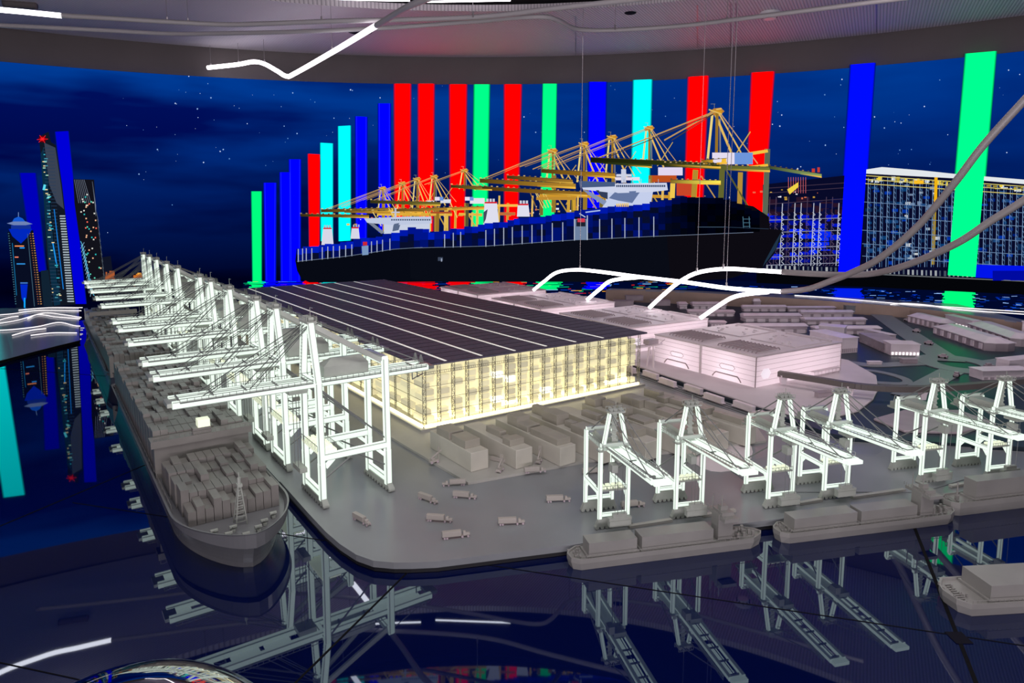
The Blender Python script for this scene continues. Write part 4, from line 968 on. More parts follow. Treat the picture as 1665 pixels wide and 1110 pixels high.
p3 = G(1560, 838); barge((p3.x-.03, p3.y-.014), a14, .60, .076, 'grey ship with a foremast cut off by the right picture edge', 'bow')
p4 = G(1580, 1003); barge((p4.x-.028, p4.y-.004), a14*.4, .5, .125, 'grey barge alone on the dark water at the lower right', 'lone')
for u0, v0, u1, v1 in ((1022, 856, 1092, 845), (1142, 838, 1195, 829), (1300, 818, 1335, 812), (1385, 808, 1470, 796), (1545, 790, 1580, 785)):
    p, q = G(u0, v0, .04), G(u1, v1, .04)
    tag(MB().beam((p.x, p.y, .040), (q.x, q.y, .040), .014, .0085).build('fender_block', M['pad']), {1022: 'pale bar on the quay below the first small crane', 1142: 'pale bar on the quay right of the second small crane', 1300: 'short pale bar on the quay below the third small crane', 1385: 'long pale bar on the quay behind the middle barge', 1545: 'pale bar on the quay below the fifth small crane'}[u0], 'bar')

# ------------------------------------------------------------------ trucks and yard vehicles
def truck():
    r = empty('toy_truck', (0, 0, 0))
    MB().box(-.040, .012, -.0065, .0065, .0065, .0205).build('trailer', M['truck'], r, bevel=.0006)
    b = MB().box(-.038, .034, -.004, .004, .0045, .0065); b.build('chassis', M['truck'], r)
    b = MB().prism([(.017, -.0058), (.027, -.0058), (.027, .0058), (.017, .0058)], .006, .0165, top=[(.0175, -.005), (.0245, -.005), (.0245, .005), (.0175, .005)]); b.box(.026, .036, -.0045, .0045, .0055, .0115); b.build('cab', M['truck'], r, bevel=.0008)
    for x in (-.034, -.027, .015, .031):
        for y in (-.0062, .0062): MB().tube([(x, y-.0013, .0032), (x, y+.0013, .0032)], .0032, 8).build('wheel', M['citydark'], r)
    return r
TR = truck()
tr = [((575, 842), (603, 857), 'toy truck nearest the long quay, beside the nearest tall crane'), ((680, 809), (714, 821), 'toy truck pointing right and down, left of the group'), ((738, 808), (776, 811), 'toy truck in the upper middle of the group, pointing right'),
      ((755, 788), (719, 790), 'toy truck by the pad corner, pointing left'), ((694, 846), (738, 849), 'toy truck left of centre, above the front one'), ((720, 876), (765, 871), 'toy truck nearest the front quay edge'),
      ((811, 853), (854, 851), 'toy truck alone right of the group'), ((888, 816), (930, 814), 'toy truck closest to the first small crane'), ((854, 769), (888, 766), 'toy truck on the pad before the container rows'), ((1010, 826), (1050, 822), 'toy truck under the first small crane'), ((950, 771), (980, 768), 'small flat toy truck left of the first small crane by the pad edge')]
for i, (a, b_, lb) in enumerate(tr):
    z = .0455 if i == 8 else .0355
    p, q = G(*a, z), G(*b_, z); c = TR if i == 0 else copy_tree(TR)
    c.location = (p+q)/2; c.rotation_euler = (0, 0, math.atan2(q.y-p.y, q.x-p.x)); c.scale = (1.08,)*3
    tag(c, lb, 'truck', 'toy trucks on the quay')
def stacker(u, v, rz, label):
    p = G(u, v, .0455); r = empty('reach_stacker', tuple(p), rz); tag(r, label, 'vehicle', 'yard stackers')
    MB().box(-.02, .016, -.008, .008, .004, .013).build('body', M['truck'], r, bevel=.001)
    MB().box(-.012, .002, -.005, .005, .013, .021).build('cab', M['truck'], r, bevel=.001)
    for x in (-.014, .011):
        for y in (-.008, .008): MB().tube([(x, y-.002, .005), (x, y+.002, .005)], .005, 8).build('wheel', M['citydark'], r)
    b = MB()
    for y in (-.004, .004): b.beam((.018, y, .002), (.018, y, .06), .002, .002)
    for k in range(8): b.beam((.018, -.004, .006+k*.0075), (.018, .004, .006+k*.0075), .0012, .0012)
    b.build('lift_mast', M['truck'], r)
    MB().beam((-.016, 0, .018), (.03, 0, .045), .004, .005).build('boom', M['truck'], r)
stacker(706, 752, .6, 'toy stacker left of the leftmost container row'); stacker(813, 766, 1.2, 'toy stacker with a ladder mast between the first two rows'); stacker(876, 752, 1.3, 'toy stacker between the second and third rows')
c = MB().beam(G(798, 744, .053), G(826, 750, .053), .013, .014).build('loose_container', M['truck'], bevel=.001); tag(c, 'single container held up between the first two rows', 'container')
# rail tracks, wagons and the small gantry crane
b = MB()
ra, rb = TW(-.85, 1.985, .037), TW(1.2, 2.265, .037); nn = N*.99-D*.14
tk = empty('rail_track', tuple(ra)); tag(tk, 'dark rail tracks between the container rows and the halls', 'track')
for k in range(3):
    o_ = nn*(.025*k); putat(MB().beam(ra+o_, rb+o_, .003, .004).build('rail', M['darkrod']), tk)
putat(MB().prism([(ra-nn*.02).xy, (ra+nn*.07).xy, (rb+nn*.07).xy, (rb-nn*.02).xy], .0355, .0365).build('track_bed', M['road']), tk)
for k in range(7):
    p = ra.lerp(rb, .10+k*.085)+nn*.0125+nn*.025*(k % 2)+Vector((0, 0, .003)); r = empty('rail_wagon', tuple(p), math.atan2((rb-ra).y, (rb-ra).x))
    tag(r, ordw[k]+' container wagon along the rail tracks counted from the front', 'wagon', 'wagons on the rail tracks')
    MB().box(0, .14, -.012, .012, .005, .009).build('wagon_frame', M['city'], r); MB().box(.008, .132, -.011, .011, .009, .034).build('wagon_container', M['city'], r, bevel=.001)
    for x in (.02, .12): MB().tube([(x, -.01, .004), (x, .01, .004)], .004, 8).build('wheel', M['citydark'], r)
g0 = TW(.42, 2.03, .04); r = empty('gantry_crane', tuple(g0), math.atan2(N.y, N.x)); tag(r, 'thin grey gantry crane spanning the tracks beside the warehouse', 'crane')
for x in (.06, .24):
    for y in (-.03, .03): MB().beam((x+.04, y, 0), (x+.045, y*.5, .15), .007, .007).build('leg', M['city'], r)
for y in (-.016, .016): MB().beam((.012, y, .155), (.36, y, .155), .006, .010).build('girder', M['city'], r)
MB().box(.24, .32, -.024, .024, .162, .19).build('machinery_house', M['citydark'], r, bevel=.002); MB().box(.10, .14, -.02, .02, .162, .178).build('trolley', M['citydark'], r)
b = MB(); b.beam((.05, 0, .162), (.09, 0, .19), .003, .003); b.beam((.09, 0, .19), (.24, 0, .185), .002, .002); b.tube([(.28, 0, .15), (.28, 0, .10)], .0015, 5); b.tube([(.36, 0, .155), (.40, 0, .175)], .002, 5); b.build('stay_frame', M['citydark'], r)

# ------------------------------------------------------------------ white lit halls
hp_, hq = Vector((-.524, .852, 0)), Vector((.874, .486, 0))
HL = ['nearest pink lit white hall with ribbed roof, beside the viaduct', 'second pink lit white hall from the front', 'third pink lit white hall from the front', 'farthest pink lit white hall near the screen']
for i in range(4):
    o = Vector((1.286, 3.515, .0605)) + hp_*1.016*i; r = empty('lit_hall', tuple(o), math.atan2(hp_.y, hp_.x)); tag(r, HL[i], 'building', 'pink lit halls in a row')
    # local x along hp_, y = -hq
    Lh, Wh, Hh = .76, .745, .163
    b = MB(); pl = [(0, 0), (Lh, 0), (Lh, -Wh), (0, -Wh)]; n_ = 4
    b.v = [(x, y, 0) for x, y in pl]+[(x, y, Hh) for x, y in pl]
    for k in range(4): j = (k+1) % 4; b.face((k, j, 4+j, 4+k))
    b.build('wall_shell', M['hall'], r)
    MB().box(-.004, Lh+.004, -Wh-.004, .004, Hh, Hh+.006).build('roof', M['hallroof'], r)
    b = MB()
    for z in (.03, .058, .086, .114, .14):
        b.beam((-.001, 0, z), (-.001, -Wh, z), .001, .0012); b.beam((0, .001, z), (Lh, .001, z), .001, .0012)
    b.beam((-.001, .001, 0), (-.001, .001, Hh), .004, .004); b.beam((-.002, -Wh, 0), (-.002, -Wh, Hh), .002, .002); b.beam((-.001, -Wh, Hh), (-.001, 0, Hh), .003, .004); b.beam((0, .001, Hh), (Lh, .001, Hh), .003, .004)
    b.build('panel_joints', M['hallrib'], r)
    MB().box(Lh/2-.006, Lh/2+.006, 0, .008, 0, Hh+.006).build('expansion_joint', M['hallroof'], r)
    for x0 in (.03, Lh/2+.03):
        b = MB()
        for k in range(11):
            x = x0+.015+k*.026; b.tube([(x, -.05, Hh+.006), (x, -.055, Hh+.016), (x, -.24, Hh+.018), (x, -.25, Hh+.006)], .0035, 6)
        b.build('roof_ribs', M['hallrib'], r)
        b = MB().box(x0, x0+.30, -.66, -.36, Hh+.006, Hh+.012)
        for k in range(12): xx, yy = x0+R.uniform(.02, .28), -R.uniform(.38, .64); b.box(xx-.006, xx+.006, yy-.006, yy+.006, Hh+.012, Hh+.018)
        b.box(x0, x0+.30, -.70, -.68, Hh+.006, Hh+.02)
        b.build('roof_vents', M['hallroof'], r)
        b = MB(); xc = x0+.16
        oct_ = [(-.055, .0), (-.04, .014), (.04, .014), (.055, 0), (.04, -.014), (-.04, -.014)]
        for k in range(6): a, c = oct_[k], oct_[(k+1) % 6]; b.beam((xc+a[0], .002, .075+a[1]), (xc+c[0], .002, .075+c[1]), .0015, .0015)
        arc = [(-.10, .006), (-.09, .02), (-.075, .034), (.075, .034), (.09, .02), (.10, .006)]
        for k in range(5): a, c = arc[k], arc[k+1]; b.beam((xc+a[0], .004, a[1]), (xc+c[0], .004, c[1]), .004, .005)
        b.build('side_opening_frame', M['hallrib'], r)
    b = MB(); oc = [(-.02, -.12, .066), (-.02, -.10, .092), (-.02, -.06, .092), (-.02, -.04, .066), (-.02, -.06, .04), (-.02, -.10, .04)]
    n0 = len(b.v); b.v += [(-.0025, p[1], p[2]) for p in oc]+[(-.001, p[1], p[2]) for p in oc]; b.face(tuple(range(6))); b.face(tuple(range(11, 5, -1)))
    for k in range(6): j = (k+1) % 6; b.face((k, j, 6+j, 6+k))
    b.build('hex_window', mat('hex_glow', (.9, .85, .9), .5, emit=.5, ecol=(1, .9, 1)), r)
    b = MB().box(-.03, -.002, -Wh*.95, -Wh*.62, .028, .031)
    for k in range(8): y = -Wh*.62-k*.033; b.beam((-.03, y, .0), (-.03, y, .029), .0015, .0015)
    b.build('loading_canopy', M['hallroof'], r)
    for sx in (.19, .57):
        for sy in (-.13, -.37, -.61):
            l = bpy.data.lights.new('hall_lamp', 'POINT'); l.energy = .62; l.color = (1, .91, .95); l.shadow_soft_size = .03
            lo_ = bpy.data.objects.new('hall_lamp', l); COL.objects.link(lo_); lo_.parent = r; lo_.location = (sx, sy, .045)
# viaduct
vp = curve_pts([G(1266, 607, .115), G(1330, 617, .115), G(1400, 628, .115), G(1480, 632, .115), G(1570, 628, .115), G(1700, 615, .115)], 8)
b = MB()
for i in range(len(vp)-1): b.beam(vp[i], vp[i+1]+(vp[i+1]-vp[i])*.02, .035, .028)
va = empty('viaduct', tuple(G(1276, 660, .04))); tag(va, 'curved grey viaduct beam running from the nearest hall to the right edge', 'bridge')
putat(b.build('beam', M['rim'] if False else mat('viaduct_grey', (.13, .11, .105), .5)), va)
for k in (1, 14, 26):
    p = vp[k]; bb = MB().prism([(p.x-.012, p.y-.012), (p.x+.012, p.y-.012), (p.x+.012, p.y+.012), (p.x-.012, p.y+.012)], .0605, .11, top=[(p.x-.018, p.y-.014), (p.x+.018, p.y-.014), (p.x+.018, p.y+.014), (p.x-.018, p.y+.014)]); putat(bb.build('pillar', M['city']), va)

# ------------------------------------------------------------------ city: roads and buildings
def road(pts, wd, label, nm='road', z=.0505):
    P_ = curve_pts([G(u, v, z) for u, v in pts], 8); L_, R_ = [], []
    for i, p in enumerate(P_):
        d = (P_[min(i+1, len(P_)-1)]-P_[max(i-1, 0)]).normalized(); s = Vector((-d.y, d.x, 0))*wd/2; L_.append((p+s).xy); R_.append((p-s).xy)
    b = MB(); n_ = len(P_); h = .004
    for i in range(n_): b.v += [(*L_[i], z), (*R_[i], z), (*L_[i], z+h), (*R_[i], z+h)]
    for i in range(n_-1):
        a, c = 4*i, 4*i+4; b.face((a+2, a+3, c+3, c+2)); b.face((a, a+2, c+2, c)); b.face((a+1, c+1, c+3, a+3))
    tag(b.build(nm, M['road']), label, 'road')
road([(1432, 512), (1480, 545), (1520, 572), (1545, 588)], .17, 'grey road running from the roundabout up toward the shore rim')
road([(1380, 590), (1420, 594), (1470, 592), (1515, 590)], .10, 'grey road from the nearest hall to the roundabout', z=.0508)
road([(1605, 591), (1640, 586), (1700, 577)], .12, 'grey road from the roundabout to the right edge', z=.0506)
road([(1552, 601), (1530, 613), (1508, 625), (1470, 645)], .13, 'grey road from the roundabout down behind the viaduct', z=.0507)
road([(1378, 600), (1430, 605), (1470, 616), (1470, 624), (1420, 622)], .05, 'thin kerb road looping beside the nearest hall', z=.0509)
c = G(1559, 592, .052); b = MB(); n_ = 40
for k in range(n_):
    a = 2*math.pi*k/n_; cs, sn = math.cos(a), math.sin(a)
    for rr_ in (.125, .26): 
        for z in (.0511, .0558): b.v.append((c.x+rr_*cs*.85, c.y+rr_*sn*1.05, z))
for k in range(n_):
    p, q = 4*k, 4*((k+1) % n_); b.face((p+1, p+3, q+3, q+1)); b.face((p, p+1, q+1, q)); b.face((p+2, q+2, q+3, p+3)); b.face((p, q, q+2, p+2))
tag(b.build('roundabout', M['road']), 'grey ring of the roundabout in the city', 'road')
def slab_block(u0, v0, u1, v1, h, depth, label, mm=None, kind='flat', cat='building', grp='long city blocks'):
    """long block: front base edge between two measured points, with podium, ridge roof"""
    p, q = G(u0, v0, .0505), G(u1, v1, .0505); L_ = (q-p).length; r = empty('city_block', tuple(p), math.atan2(q.y-p.y, q.x-p.x)); tag(r, label, cat, grp)
    mm = mm or M['city']
    if kind == 'flat':
        MB().box(0, L_, 0, depth, 0, h*.45).build('podium', M['citydark'], r)
        b = MB()
        for k in range(5):
            x0 = L_*(k+.12)/5; b.box(x0, x0+L_*.14, -.012, 0, 0, h*.40)
        b.build('entrance_bay', mm, r)
        MB().box(-.004, L_+.004, .004, depth, h*.45, h*.8).build('upper_floor', mm, r, bevel=.003)
        MB().prism([(-.01, -.01), (L_+.01, -.01), (L_+.01, depth+.005), (-.01, depth+.005)], h*.8, h*1.05, top=[(.0, depth*.35), (L_, depth*.35), (L_, depth*.6), (0, depth*.6)]).build('roof', mm, r)
    elif kind == 'round':
        n_ = 9; 
        def ol(g): return [(L_*.04+g, g), (L_*.96-g, g), (L_-g, depth*.3), (L_-g, depth*.7), (L_*.96-g, depth-g), (L_*.04+g, depth-g), (g, depth*.7), (g, depth*.3)]
        MB().prism(ol(0), 0, h*.62).build('body', M['citydark'], r)
        MB().prism(ol(-.006), h*.62, h*.68).build('cornice', mm, r)
        MB().prism(ol(0), h*.68, h, top=[((x-L_/2)*.8+L_/2, (y-depth/2)*.35+depth/2) for x, y in ol(0)]).build('roof', mm, r)
        b = MB()
        for k in range(7): x0 = L_*(k+.4)/7.2; b.box(x0, x0+L_*.05, -.006, 0, h*.08, h*.55)
        b.build('facade_fins', mm, r)
    else:
        MB().box(0, L_, 0, depth, 0, h).build('body', mm, r, bevel=.002)
        MB().box(-.004, L_+.004, -.004, depth+.004, h, h*1.06).build('roof', mm, r)
        b = MB()
        for k in range(8): x0 = L_*(k+.25)/8; b.box(x0, x0+L_*.07, -.003, 0, h*.08, h*.32)
        b.build('window_band', M['ledsoft'] if kind == 'lit' else M['citydark'], r)
blocks = [(1208, 506, 1278, 506, .055, .05, 'long block in the back row, left of a gap, under the curved light tube'), (1281, 506, 1358, 506, .045, .05, 'long block at the right end of the back row'),
    (1210, 523, 1302, 523, .065, .10, 'long block in the second row, left half'), (1303, 515, 1387, 515, .055, .06, 'long block just behind the second row, right half'), (1310, 527, 1408, 527, .05, .10, 'long block in the third row, right half'),
    (1214, 541, 1312, 541, .065, .10, 'long block in the front row directly behind the nearest hall'), (1327, 543, 1432, 543, .055, .10, 'long block in the front row, right half'),
    (1105, 502, 1117, 502, .06, .1, 'short block end left of the light tube branch'), (1127, 502, 1181, 502, .06, .10, 'block behind the light tube branch, back row'), (1120, 513, 1194, 514, .05, .10, 'block behind the light tube branch, second row'),
    (1156, 531, 1180, 531, .045, .08, 'short block beside the second hall')]
for u0, v0, u1, v1, h, dp, lb in blocks: slab_block(u0, v0, u1, v1, h, dp, lb)
slab_block(1474, 523, 1530, 537, .085, .13, 'rounded roof building nearest the shore rim', None, 'round', grp='rounded roof buildings')
slab_block(1514, 541, 1603, 571, .085, .20, 'largest rounded roof building left of its twin', None, 'round', grp='rounded roof buildings')
slab_block(1570, 536, 1644, 563, .085, .20, 'rounded roof building at the right of the group', None, 'round', grp='rounded roof buildings')
slab_block(1536, 526, 1580, 537, .075, .07, 'small windowed building behind the rounded roof buildings', None, 'lit')
slab_block(1448, 578, 1495, 579, .075, .12, 'pale box building with lit ground floor windows', None, 'lit')
slab_block(1396, 555, 1438, 574, .06, .16, 'dark sloping annex left of the pale box building', M['citydark'], 'box')
slab_block(1404, 546, 1445, 556, .05, .06, 'low pale building behind the sloping annex', None, 'box')
slab_block(1368, 575, 1394, 573, .10, .3, 'rounded pale block right behind the nearest hall', None, 'box')
slab_block(1330, 552, 1372, 556, .10, .12, 'stepped pale block peeking over the nearest hall roof', None, 'box')
slab_block(1597, 618, 1680, 616, .05, .10, 'pale house group beside the viaduct at the right edge', None, 'box')
slab_block(1640, 603, 1690, 598, .06, .08, 'pale house behind the house group at the right edge', None, 'box')
slab_block(1660, 549, 1700, 556, .12, .04, 'pale tower block cut by the right edge', None, 'box')
slab_block(1225, 497, 1237, 497, .07, .04, 'round-looking pale tower behind the back row', None, 'round', grp=None)
slab_block(1253, 497, 1273, 497, .05, .04, 'small pale house behind the back row', None, 'box')
slab_block(1376, 508, 1396, 508, .06, .08, 'blue grey box against the shore rim', M['road'], 'box')
slab_block(1413, 594, 1434, 594, .022, .03, 'small flat block on the road beside the nearest hall', None, 'box')
slab_block(1468, 592, 1492, 592, .03, .04, 'small flat block on the road near the roundabout', M['citydark'], 'box')
slab_block(1331, 650, 1354, 647, .035, .03, 'small dark block on the hall ground under the viaduct', M['citydark'], 'box')
for k, (u0, v0, u1, v1, dp) in enumerate(((1000, 498, 1030, 498, .1), (1018, 489, 1046, 489, .08), (1060, 497, 1090, 497, .1), (1035, 482, 1058, 482, .06))):
    slab_block(u0, v0, u1, v1, .05, dp, ['dark block between the third and second halls', 'dark block behind the third hall', 'dark block left of the light tube branch', 'small dark block close to the far rim'][k], M['citydark'], 'box')
for k, (u, v) in enumerate(((1490, 540), (1510, 560), (1533, 582), (1555, 612), (1476, 522), (1608, 598))):
    p = G(u, v, .055); r = empty('toy_car', tuple(p), [2.2, 2.2, 2.2, .9, 2.2, .1][k]); tag(r, ['pink toy vehicle halfway up the shore road', 'pink toy vehicle on the shore road near the bend', 'pink toy vehicle entering the roundabout', 'pink toy vehicle leaving the roundabout toward the viaduct', 'pink toy vehicle at the far end of the shore road', 'pink toy vehicle right of the roundabout'][k], 'vehicle', 'toy vehicles on the roads')
    MB().box(-.028, .028, -.013, .013, .005, .02).build('body', M['citydark'], r, bevel=.003); MB().box(-.018, .01, -.011, .011, .02, .03).build('cabin', M['citydark'], r, bevel=.003)
    for x in (-.018, .018):
        for y in (-.012, .012): MB().tube([(x, y-.003, .006), (x, y+.003, .006)], .006, 8).build('wheel', M['black'], r)

# ------------------------------------------------------------------ shores with light lines
def shore(front, back, zf, zb, label, lines, nm, vf, vb):
    """sloping thin plate from the front edge (height zf) to the screen side (height zb)"""
    r = empty(nm, (front[0].x, front[0].y, 0)); tag(r, label, 'platform'); pl = [(p.x, p.y, zf) for p in front]+[(p.x, p.y, zb) for p in back]; n_ = len(pl)
    b = MB(); b.v = pl+[(x, y, .001) for x, y, z in pl]; k = len(front)
    mid = []                                    # top as a strip of quads between the resampled edges
    def at(ps, t):
        t *= len(ps)-1; i = min(int(t), len(ps)-2); return ps[i].lerp(ps[i+1], t-i)
    b = MB(); m_ = 12; bk_ = back[::-1]
    for i in range(m_+1):
        p, q = at(front, i/m_), at(bk_, i/m_)
        b.v += [(p.x, p.y, zf), (q.x, q.y, zb), (p.x, p.y, zf-.012), (q.x, q.y, zb-.012)]
    for i in range(m_):
        a, c = 4*i, 4*i+4; b.face((a, c, c+1, a+1)); b.face((a+2, a+3, c+3, c+2)); b.face((a, a+2, c+2, c)); b.face((a+1, c+1, c+3, a+3))
    b.face((0, 1, 3, 2)); e = 4*m_; b.face((e, e+2, e+3, e+1))
    putat(b.build('top_plate', M['rimtop']), r); b = MB()
    for i in range(k-1): b.beam(Vector((front[i].x, front[i].y, (zf+.002)/2)), Vector((front[i+1].x, front[i+1].y, (zf+.002)/2)), .014, zf-.004)
    putat(b.build('front_face', M['rim'] if 'right' in label else M['black']), r)
    for ln in lines:
        P_ = []
        for u, v in ln:
            f = max(0, min(1, (vf(u)-v)/(vf(u)-vb(u)))); f = f*.8/(1-f*.2)*1.0
            P_.append(G(u, v, zf+(zb-zf)*f+.005))
        putat(MB().tube(curve_pts(P_, 8), .0045, 6).build('light_line', M['ledsoft']), r)
fr_ = [G(u, v, .022) for u, v in [(-60, 601), (0, 586), (60, 570), (100, 560), (129, 553)]]
bk = [G(128, 501, .09), G(80, 500, .09), (G(0, 501, .09)), G(-60, 505, .09)]
shore(fr_, bk, .022, .09, 'blue grey shore plate with wavy white light lines at the left edge', [[(-20, 513), (20, 510), (60, 505), (132, 505)], [(30, 504), (80, 500), (134, 500)], [(-10, 527), (30, 520), (70, 509), (100, 511), (132, 516)], [(45, 518), (62, 511), (90, 515), (130, 518)],
    [(-20, 537), (15, 536), (60, 531), (95, 524), (120, 529), (130, 530)], [(50, 545), (85, 541), (125, 541)], [(-15, 524), (15, 516), (30, 514)], [(20, 545), (50, 537), (75, 534)]], 'shore_plate', lambda u: 586-.25*u, lambda u: 501)
fr_ = [G(u, v, .06) for u, v in [(985, 483), (1060, 484), (1105, 486), (1200, 492), (1300, 499), (1401, 507), (1479, 514), (1560, 525), (1647, 538), (1720, 551)]]
bk = [*[wall_pt(math.radians(a), 0, .06) for a in (34, 28, 22, 16, 11)]]
bk = [Vector((p.x, p.y, 0)) for p in bk]
shore(fr_, bk, .140, .150, 'beige edged shore plate with wavy white light lines at the right back', [[(1292, 480), (1340, 483), (1400, 488), (1470, 494), (1560, 500), (1670, 507)], [(1448, 495), (1470, 493), (1510, 496), (1560, 503), (1670, 511)]], 'shore_plate', lambda u: 530, lambda u: 470)

# ------------------------------------------------------------------ glass dome at the lower left
o = G(205, 1415, 0); d_ = empty('mirror_dome', (o.x, o.y, .0005)); tag(d_, 'mirrored glass dome on the table at the lower left edge', 'dome')
b = MB(); rD = .285; nu, nv = 48, 16
for j in range(nv+1):
    a = j/nv*math.pi/2
    for i in range(nu): t = 2*math.pi*i/nu; b.v.append((rD*math.cos(a)*math.cos(t), rD*math.cos(a)*math.sin(t), rD*math.sin(a)))
for j in range(nv):
    for i in range(nu): k = (i+1) % nu; b.face((j*nu+i, j*nu+k, (j+1)*nu+k, (j+1)*nu+i))
b.build('glass_shell', M['dome'], d_, smooth=True)
b = MB().tube([(rD*1.02*math.cos(2*math.pi*i/48), rD*1.02*math.sin(2*math.pi*i/48), .003) for i in range(49)], .003, 6, cap=False); b.build('dome_ring', M['rod'], d_)

# ------------------------------------------------------------------ suspended light tubes
def hang(name, label, segs, cables, grp=None, r=.014, cat='light', lit=None, off=None):
    a = segs[0][0][0]; root = empty(name, tuple(a)); tag(root, label, cat, grp)
    for pts, on in segs:
        b = MB().tube(curve_pts(pts, 10), r if on or off else r*1.35, 10)
        putat(b.build('lit_tube' if on else 'dark_tube', (lit or M['led']) if on else (off or M['tubeoff']), smooth=True), root)
    for p, z in cables:
        putat(MB().tube([p, (p.x, p.y, z)], .0022, 5).build('cable', M['wire']), root)
        putat(MB().tube([p + Vector((0, 0, -.004)), p+Vector((0, 0, .035))], .007, 6).build('cable_clip', M['wire']), root)
T = atY
mainA = [T(868, 471, 6.25), T(884, 458, 6.1), T(905, 443, 5.9), T(935, 438.5, 5.7), T(970, 441, 5.5), T(1040, 450, 5.2), T(1110, 458, 5.0), T(1190, 469, 4.8), T(1272, 474, 4.6)]
offA = [T(1272, 474, 4.6), T(1312, 470, 4.4), T(1350, 457, 4.2), T(1385, 443, 4.0), T(1430, 420, 3.8), T(1490, 370, 3.6), T(1550, 300, 3.4), T(1600, 235, 3.3), T(1670, 158, 3.2), T(1760, 60, 3.1)]
hang('light_tube', 'white glowing tube rising from the far halls and turning into a dark tube at right', [(mainA, True), (offA, False), ([T(955, 487, 5.6), T(975, 470, 5.5), T(995, 456, 5.4), T(1040, 450.5, 5.2)], True)], [(T(943, 438, 5.66), 2.6), (T(1181, 467, 4.82), 2.6)], 'glowing tubes over the halls')
mainB = [T(1056, 500, 5.1), T(1080, 478, 5.0), T(1105, 458, 4.9), T(1135, 443, 4.8), T(1180, 437, 4.7), T(1230, 439.5, 4.6), T(1272, 442, 4.5)]
offB = [T(1272, 442, 4.5), T(1340, 446, 4.3), T(1405, 446, 4.1), T(1450, 438, 3.9), T(1500, 421, 3.7), T(1560, 393, 3.5), T(1610, 360, 3.4), T(1670, 322, 3.3), T(1800, 230, 3.1)]
hang('light_tube', 'white glowing tube arching over the second hall and turning dark at right', [(mainB, True), (offB, False)], [(T(1133, 443, 4.8), 2.6), (T(1176, 437, 4.7), 2.6)], 'glowing tubes over the halls')
hang('light_tube', 'short white glowing branch rising from the second hall', [([T(1139, 517, 4.7), T(1165, 499, 4.65), T(1190, 484, 4.6), T(1215, 478, 4.58), T(1250, 474.5, 4.56)], True)], [], 'glowing tubes over the halls')
zt = 2.52
def C(u, v, z=zt):
    x, y, q = ray(u, v); t = (z-EYE)/q; return Vector((x*t, y*t, z))
hang('zigzag_light', 'zigzag white light strip hanging from the ceiling at the top left', [([T(338, 110, 7.0), T(385, 105, 6.9), T(412, 100.5, 6.8), T(430, 104, 6.75), T(450, 115, 6.6), T(466, 124, 6.45), T(480, 119, 6.3), T(545, 82, 5.6), T(612, 41.5, 4.9)], True), ([T(612, 41.5, 4.9), T(634, 28, 4.7), T(665, 10, 4.4), T(700, -4, 4.2)], False)],
     [(T(343, 109, 7.0), 2.6), (T(388, 104, 6.9), 2.6), (T(430, 103, 6.75), 2.6), (T(540, 84, 5.65), 2.6)], None, .020, off=M['tubeceil'])
hang('ceiling_tube', 'pale ceiling tube with a lit left end', [([C(-330, -70, 2.32), C(-150, -10, 2.32), C(-30, 12, 2.32), C(40, 19.5, 2.32), C(100, 25.5, 2.32)], True), ([C(100, 25.5, 2.32), C(180, 30, 2.32), C(280, 36, 2.32), C(370, 40, 2.32), C(450, 38, 2.32), C(560, 34, 2.32), C(700, 31, 2.32), C(800, 26, 2.32), C(900, 14, 2.32), C(1060, -4, 2.32)], False)], [(C(272, 36, 2.32), 2.6), (C(306, 38, 2.32), 2.6), (C(523, 35, 2.32), 2.6), (C(769, 27, 2.32), 2.6)], 'ceiling tubes', .017, off=M['tubeceil'])
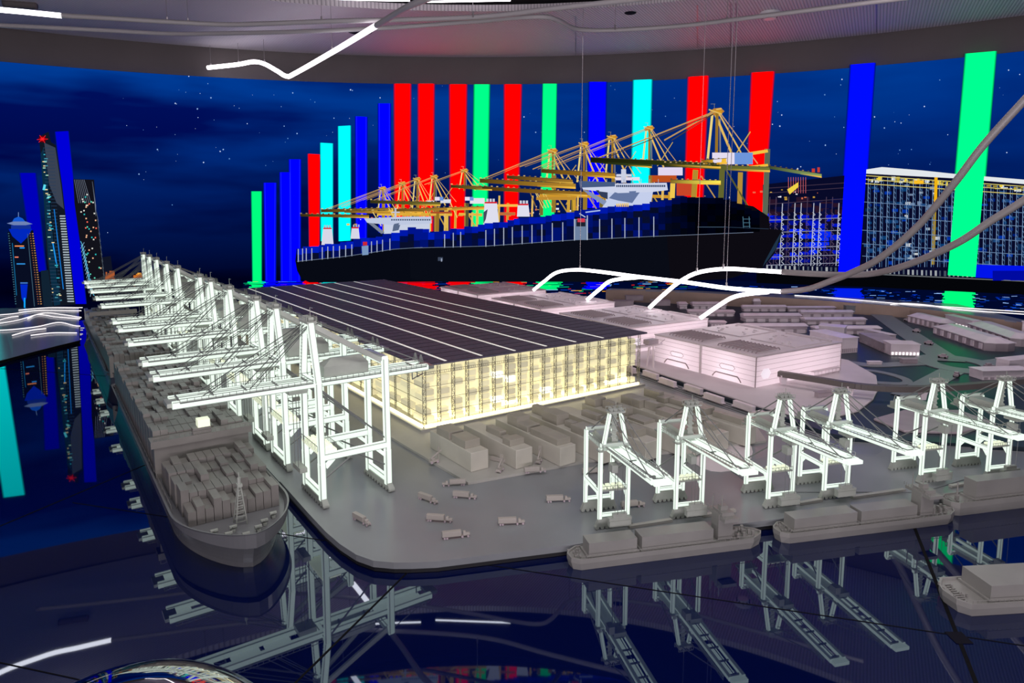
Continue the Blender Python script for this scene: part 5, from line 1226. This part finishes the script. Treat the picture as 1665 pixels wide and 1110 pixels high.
hang('ceiling_tube', 'pale ceiling tube dipping in a wave toward the right', [([C(-30, 40, 2.40), C(60, 44, 2.40), C(180, 50, 2.40), C(280, 55, 2.40), C(380, 54, 2.40), C(470, 52, 2.40), C(620, 46, 2.40), C(760, 36, 2.40), C(830, 30, 2.40), C(880, 27.5, 2.40), C(905, 32, 2.40), C(930, 45, 2.40), C(955, 49, 2.40), C(1000, 49, 2.40), C(1110, 42, 2.40), C(1210, 30, 2.40), C(1330, 15, 2.40), C(1480, -4, 2.40)], False)], [(C(1000, 48, 2.40), 2.6), (C(1182, 34, 2.40), 2.6)], 'ceiling tubes', .017, off=M['tubeceil'])
hang('strip_light', 'white strip light on the black ceiling ring, right one', [([C(693, 3, 2.62), C(830, .5, 2.62)], True)], [], 'strip lights on the black ring', .007)
hang('strip_light', 'white strip light on the black ceiling ring, left one', [([C(545, -2, 2.62), C(600, 0, 2.62), C(666, 1, 2.62)], True)], [], 'strip lights on the black ring', .007)
hang('ceiling_lamp', 'dark oblong ceiling lamp at the top left corner', [([C(5, 5, 2.585), C(60, 9, 2.585)], False)], [], None, .03, off=M['wallband'])
def disc(name, u, v, r, label, m, h=.012, cat='fitting'):
    p = C(u, v, ZC-.001); b = MB().tube([(p.x, p.y, ZC-h), (p.x, p.y, ZC-.0005)], [r*.85, r], 24); o = b.build(name, m); tag(o, label, cat); return o
disc('ceiling_speaker', 1025, 21, .05, 'dark round speaker in the ceiling right of centre', M['hole'], .006)
disc('ceiling_vent', 585, 52, .11, 'dark round vent in the ceiling behind the zigzag light', M['hole'], .006)
p = C(1252, 20, ZC); r = empty('smoke_detector', (p.x, p.y, ZC)); tag(r, 'white smoke detector on the ceiling at the upper right', 'detector')
MB().tube([(0, 0, -.02), (0, 0, 0)], [.075, .08], 24).build('base', M['white'], r); MB().tube([(0, 0, -.055), (0, 0, -.02)], [.045, .062], 24).build('sensor_head', M['white'], r)
b = MB()
for k in range(10): a = k*math.pi/5; b.box(.055*math.cos(a)-.006, .055*math.cos(a)+.006, .055*math.sin(a)-.006, .055*math.sin(a)+.006, -.042, -.026)
b.build('sensor_slots', M['hole'], r)
for i, (u, v0, v1) in enumerate(((1134, 8, 78), (1188, 4, 74), (1197, 4, 72), (1425, 0, 52), (936, 26, 90))):
    p = C(u, v1, ZC); q = C(u, v0, ZC); b = MB().beam((p.x, p.y, ZC-.002), (q.x, q.y, ZC-.002), .006, .003); tag(b.build('ceiling_wire', M['wire']), ['left', 'first of the close pair', 'second of the close pair', 'right', 'centre'][i]+' thin dark wire along the ceiling', 'wire')
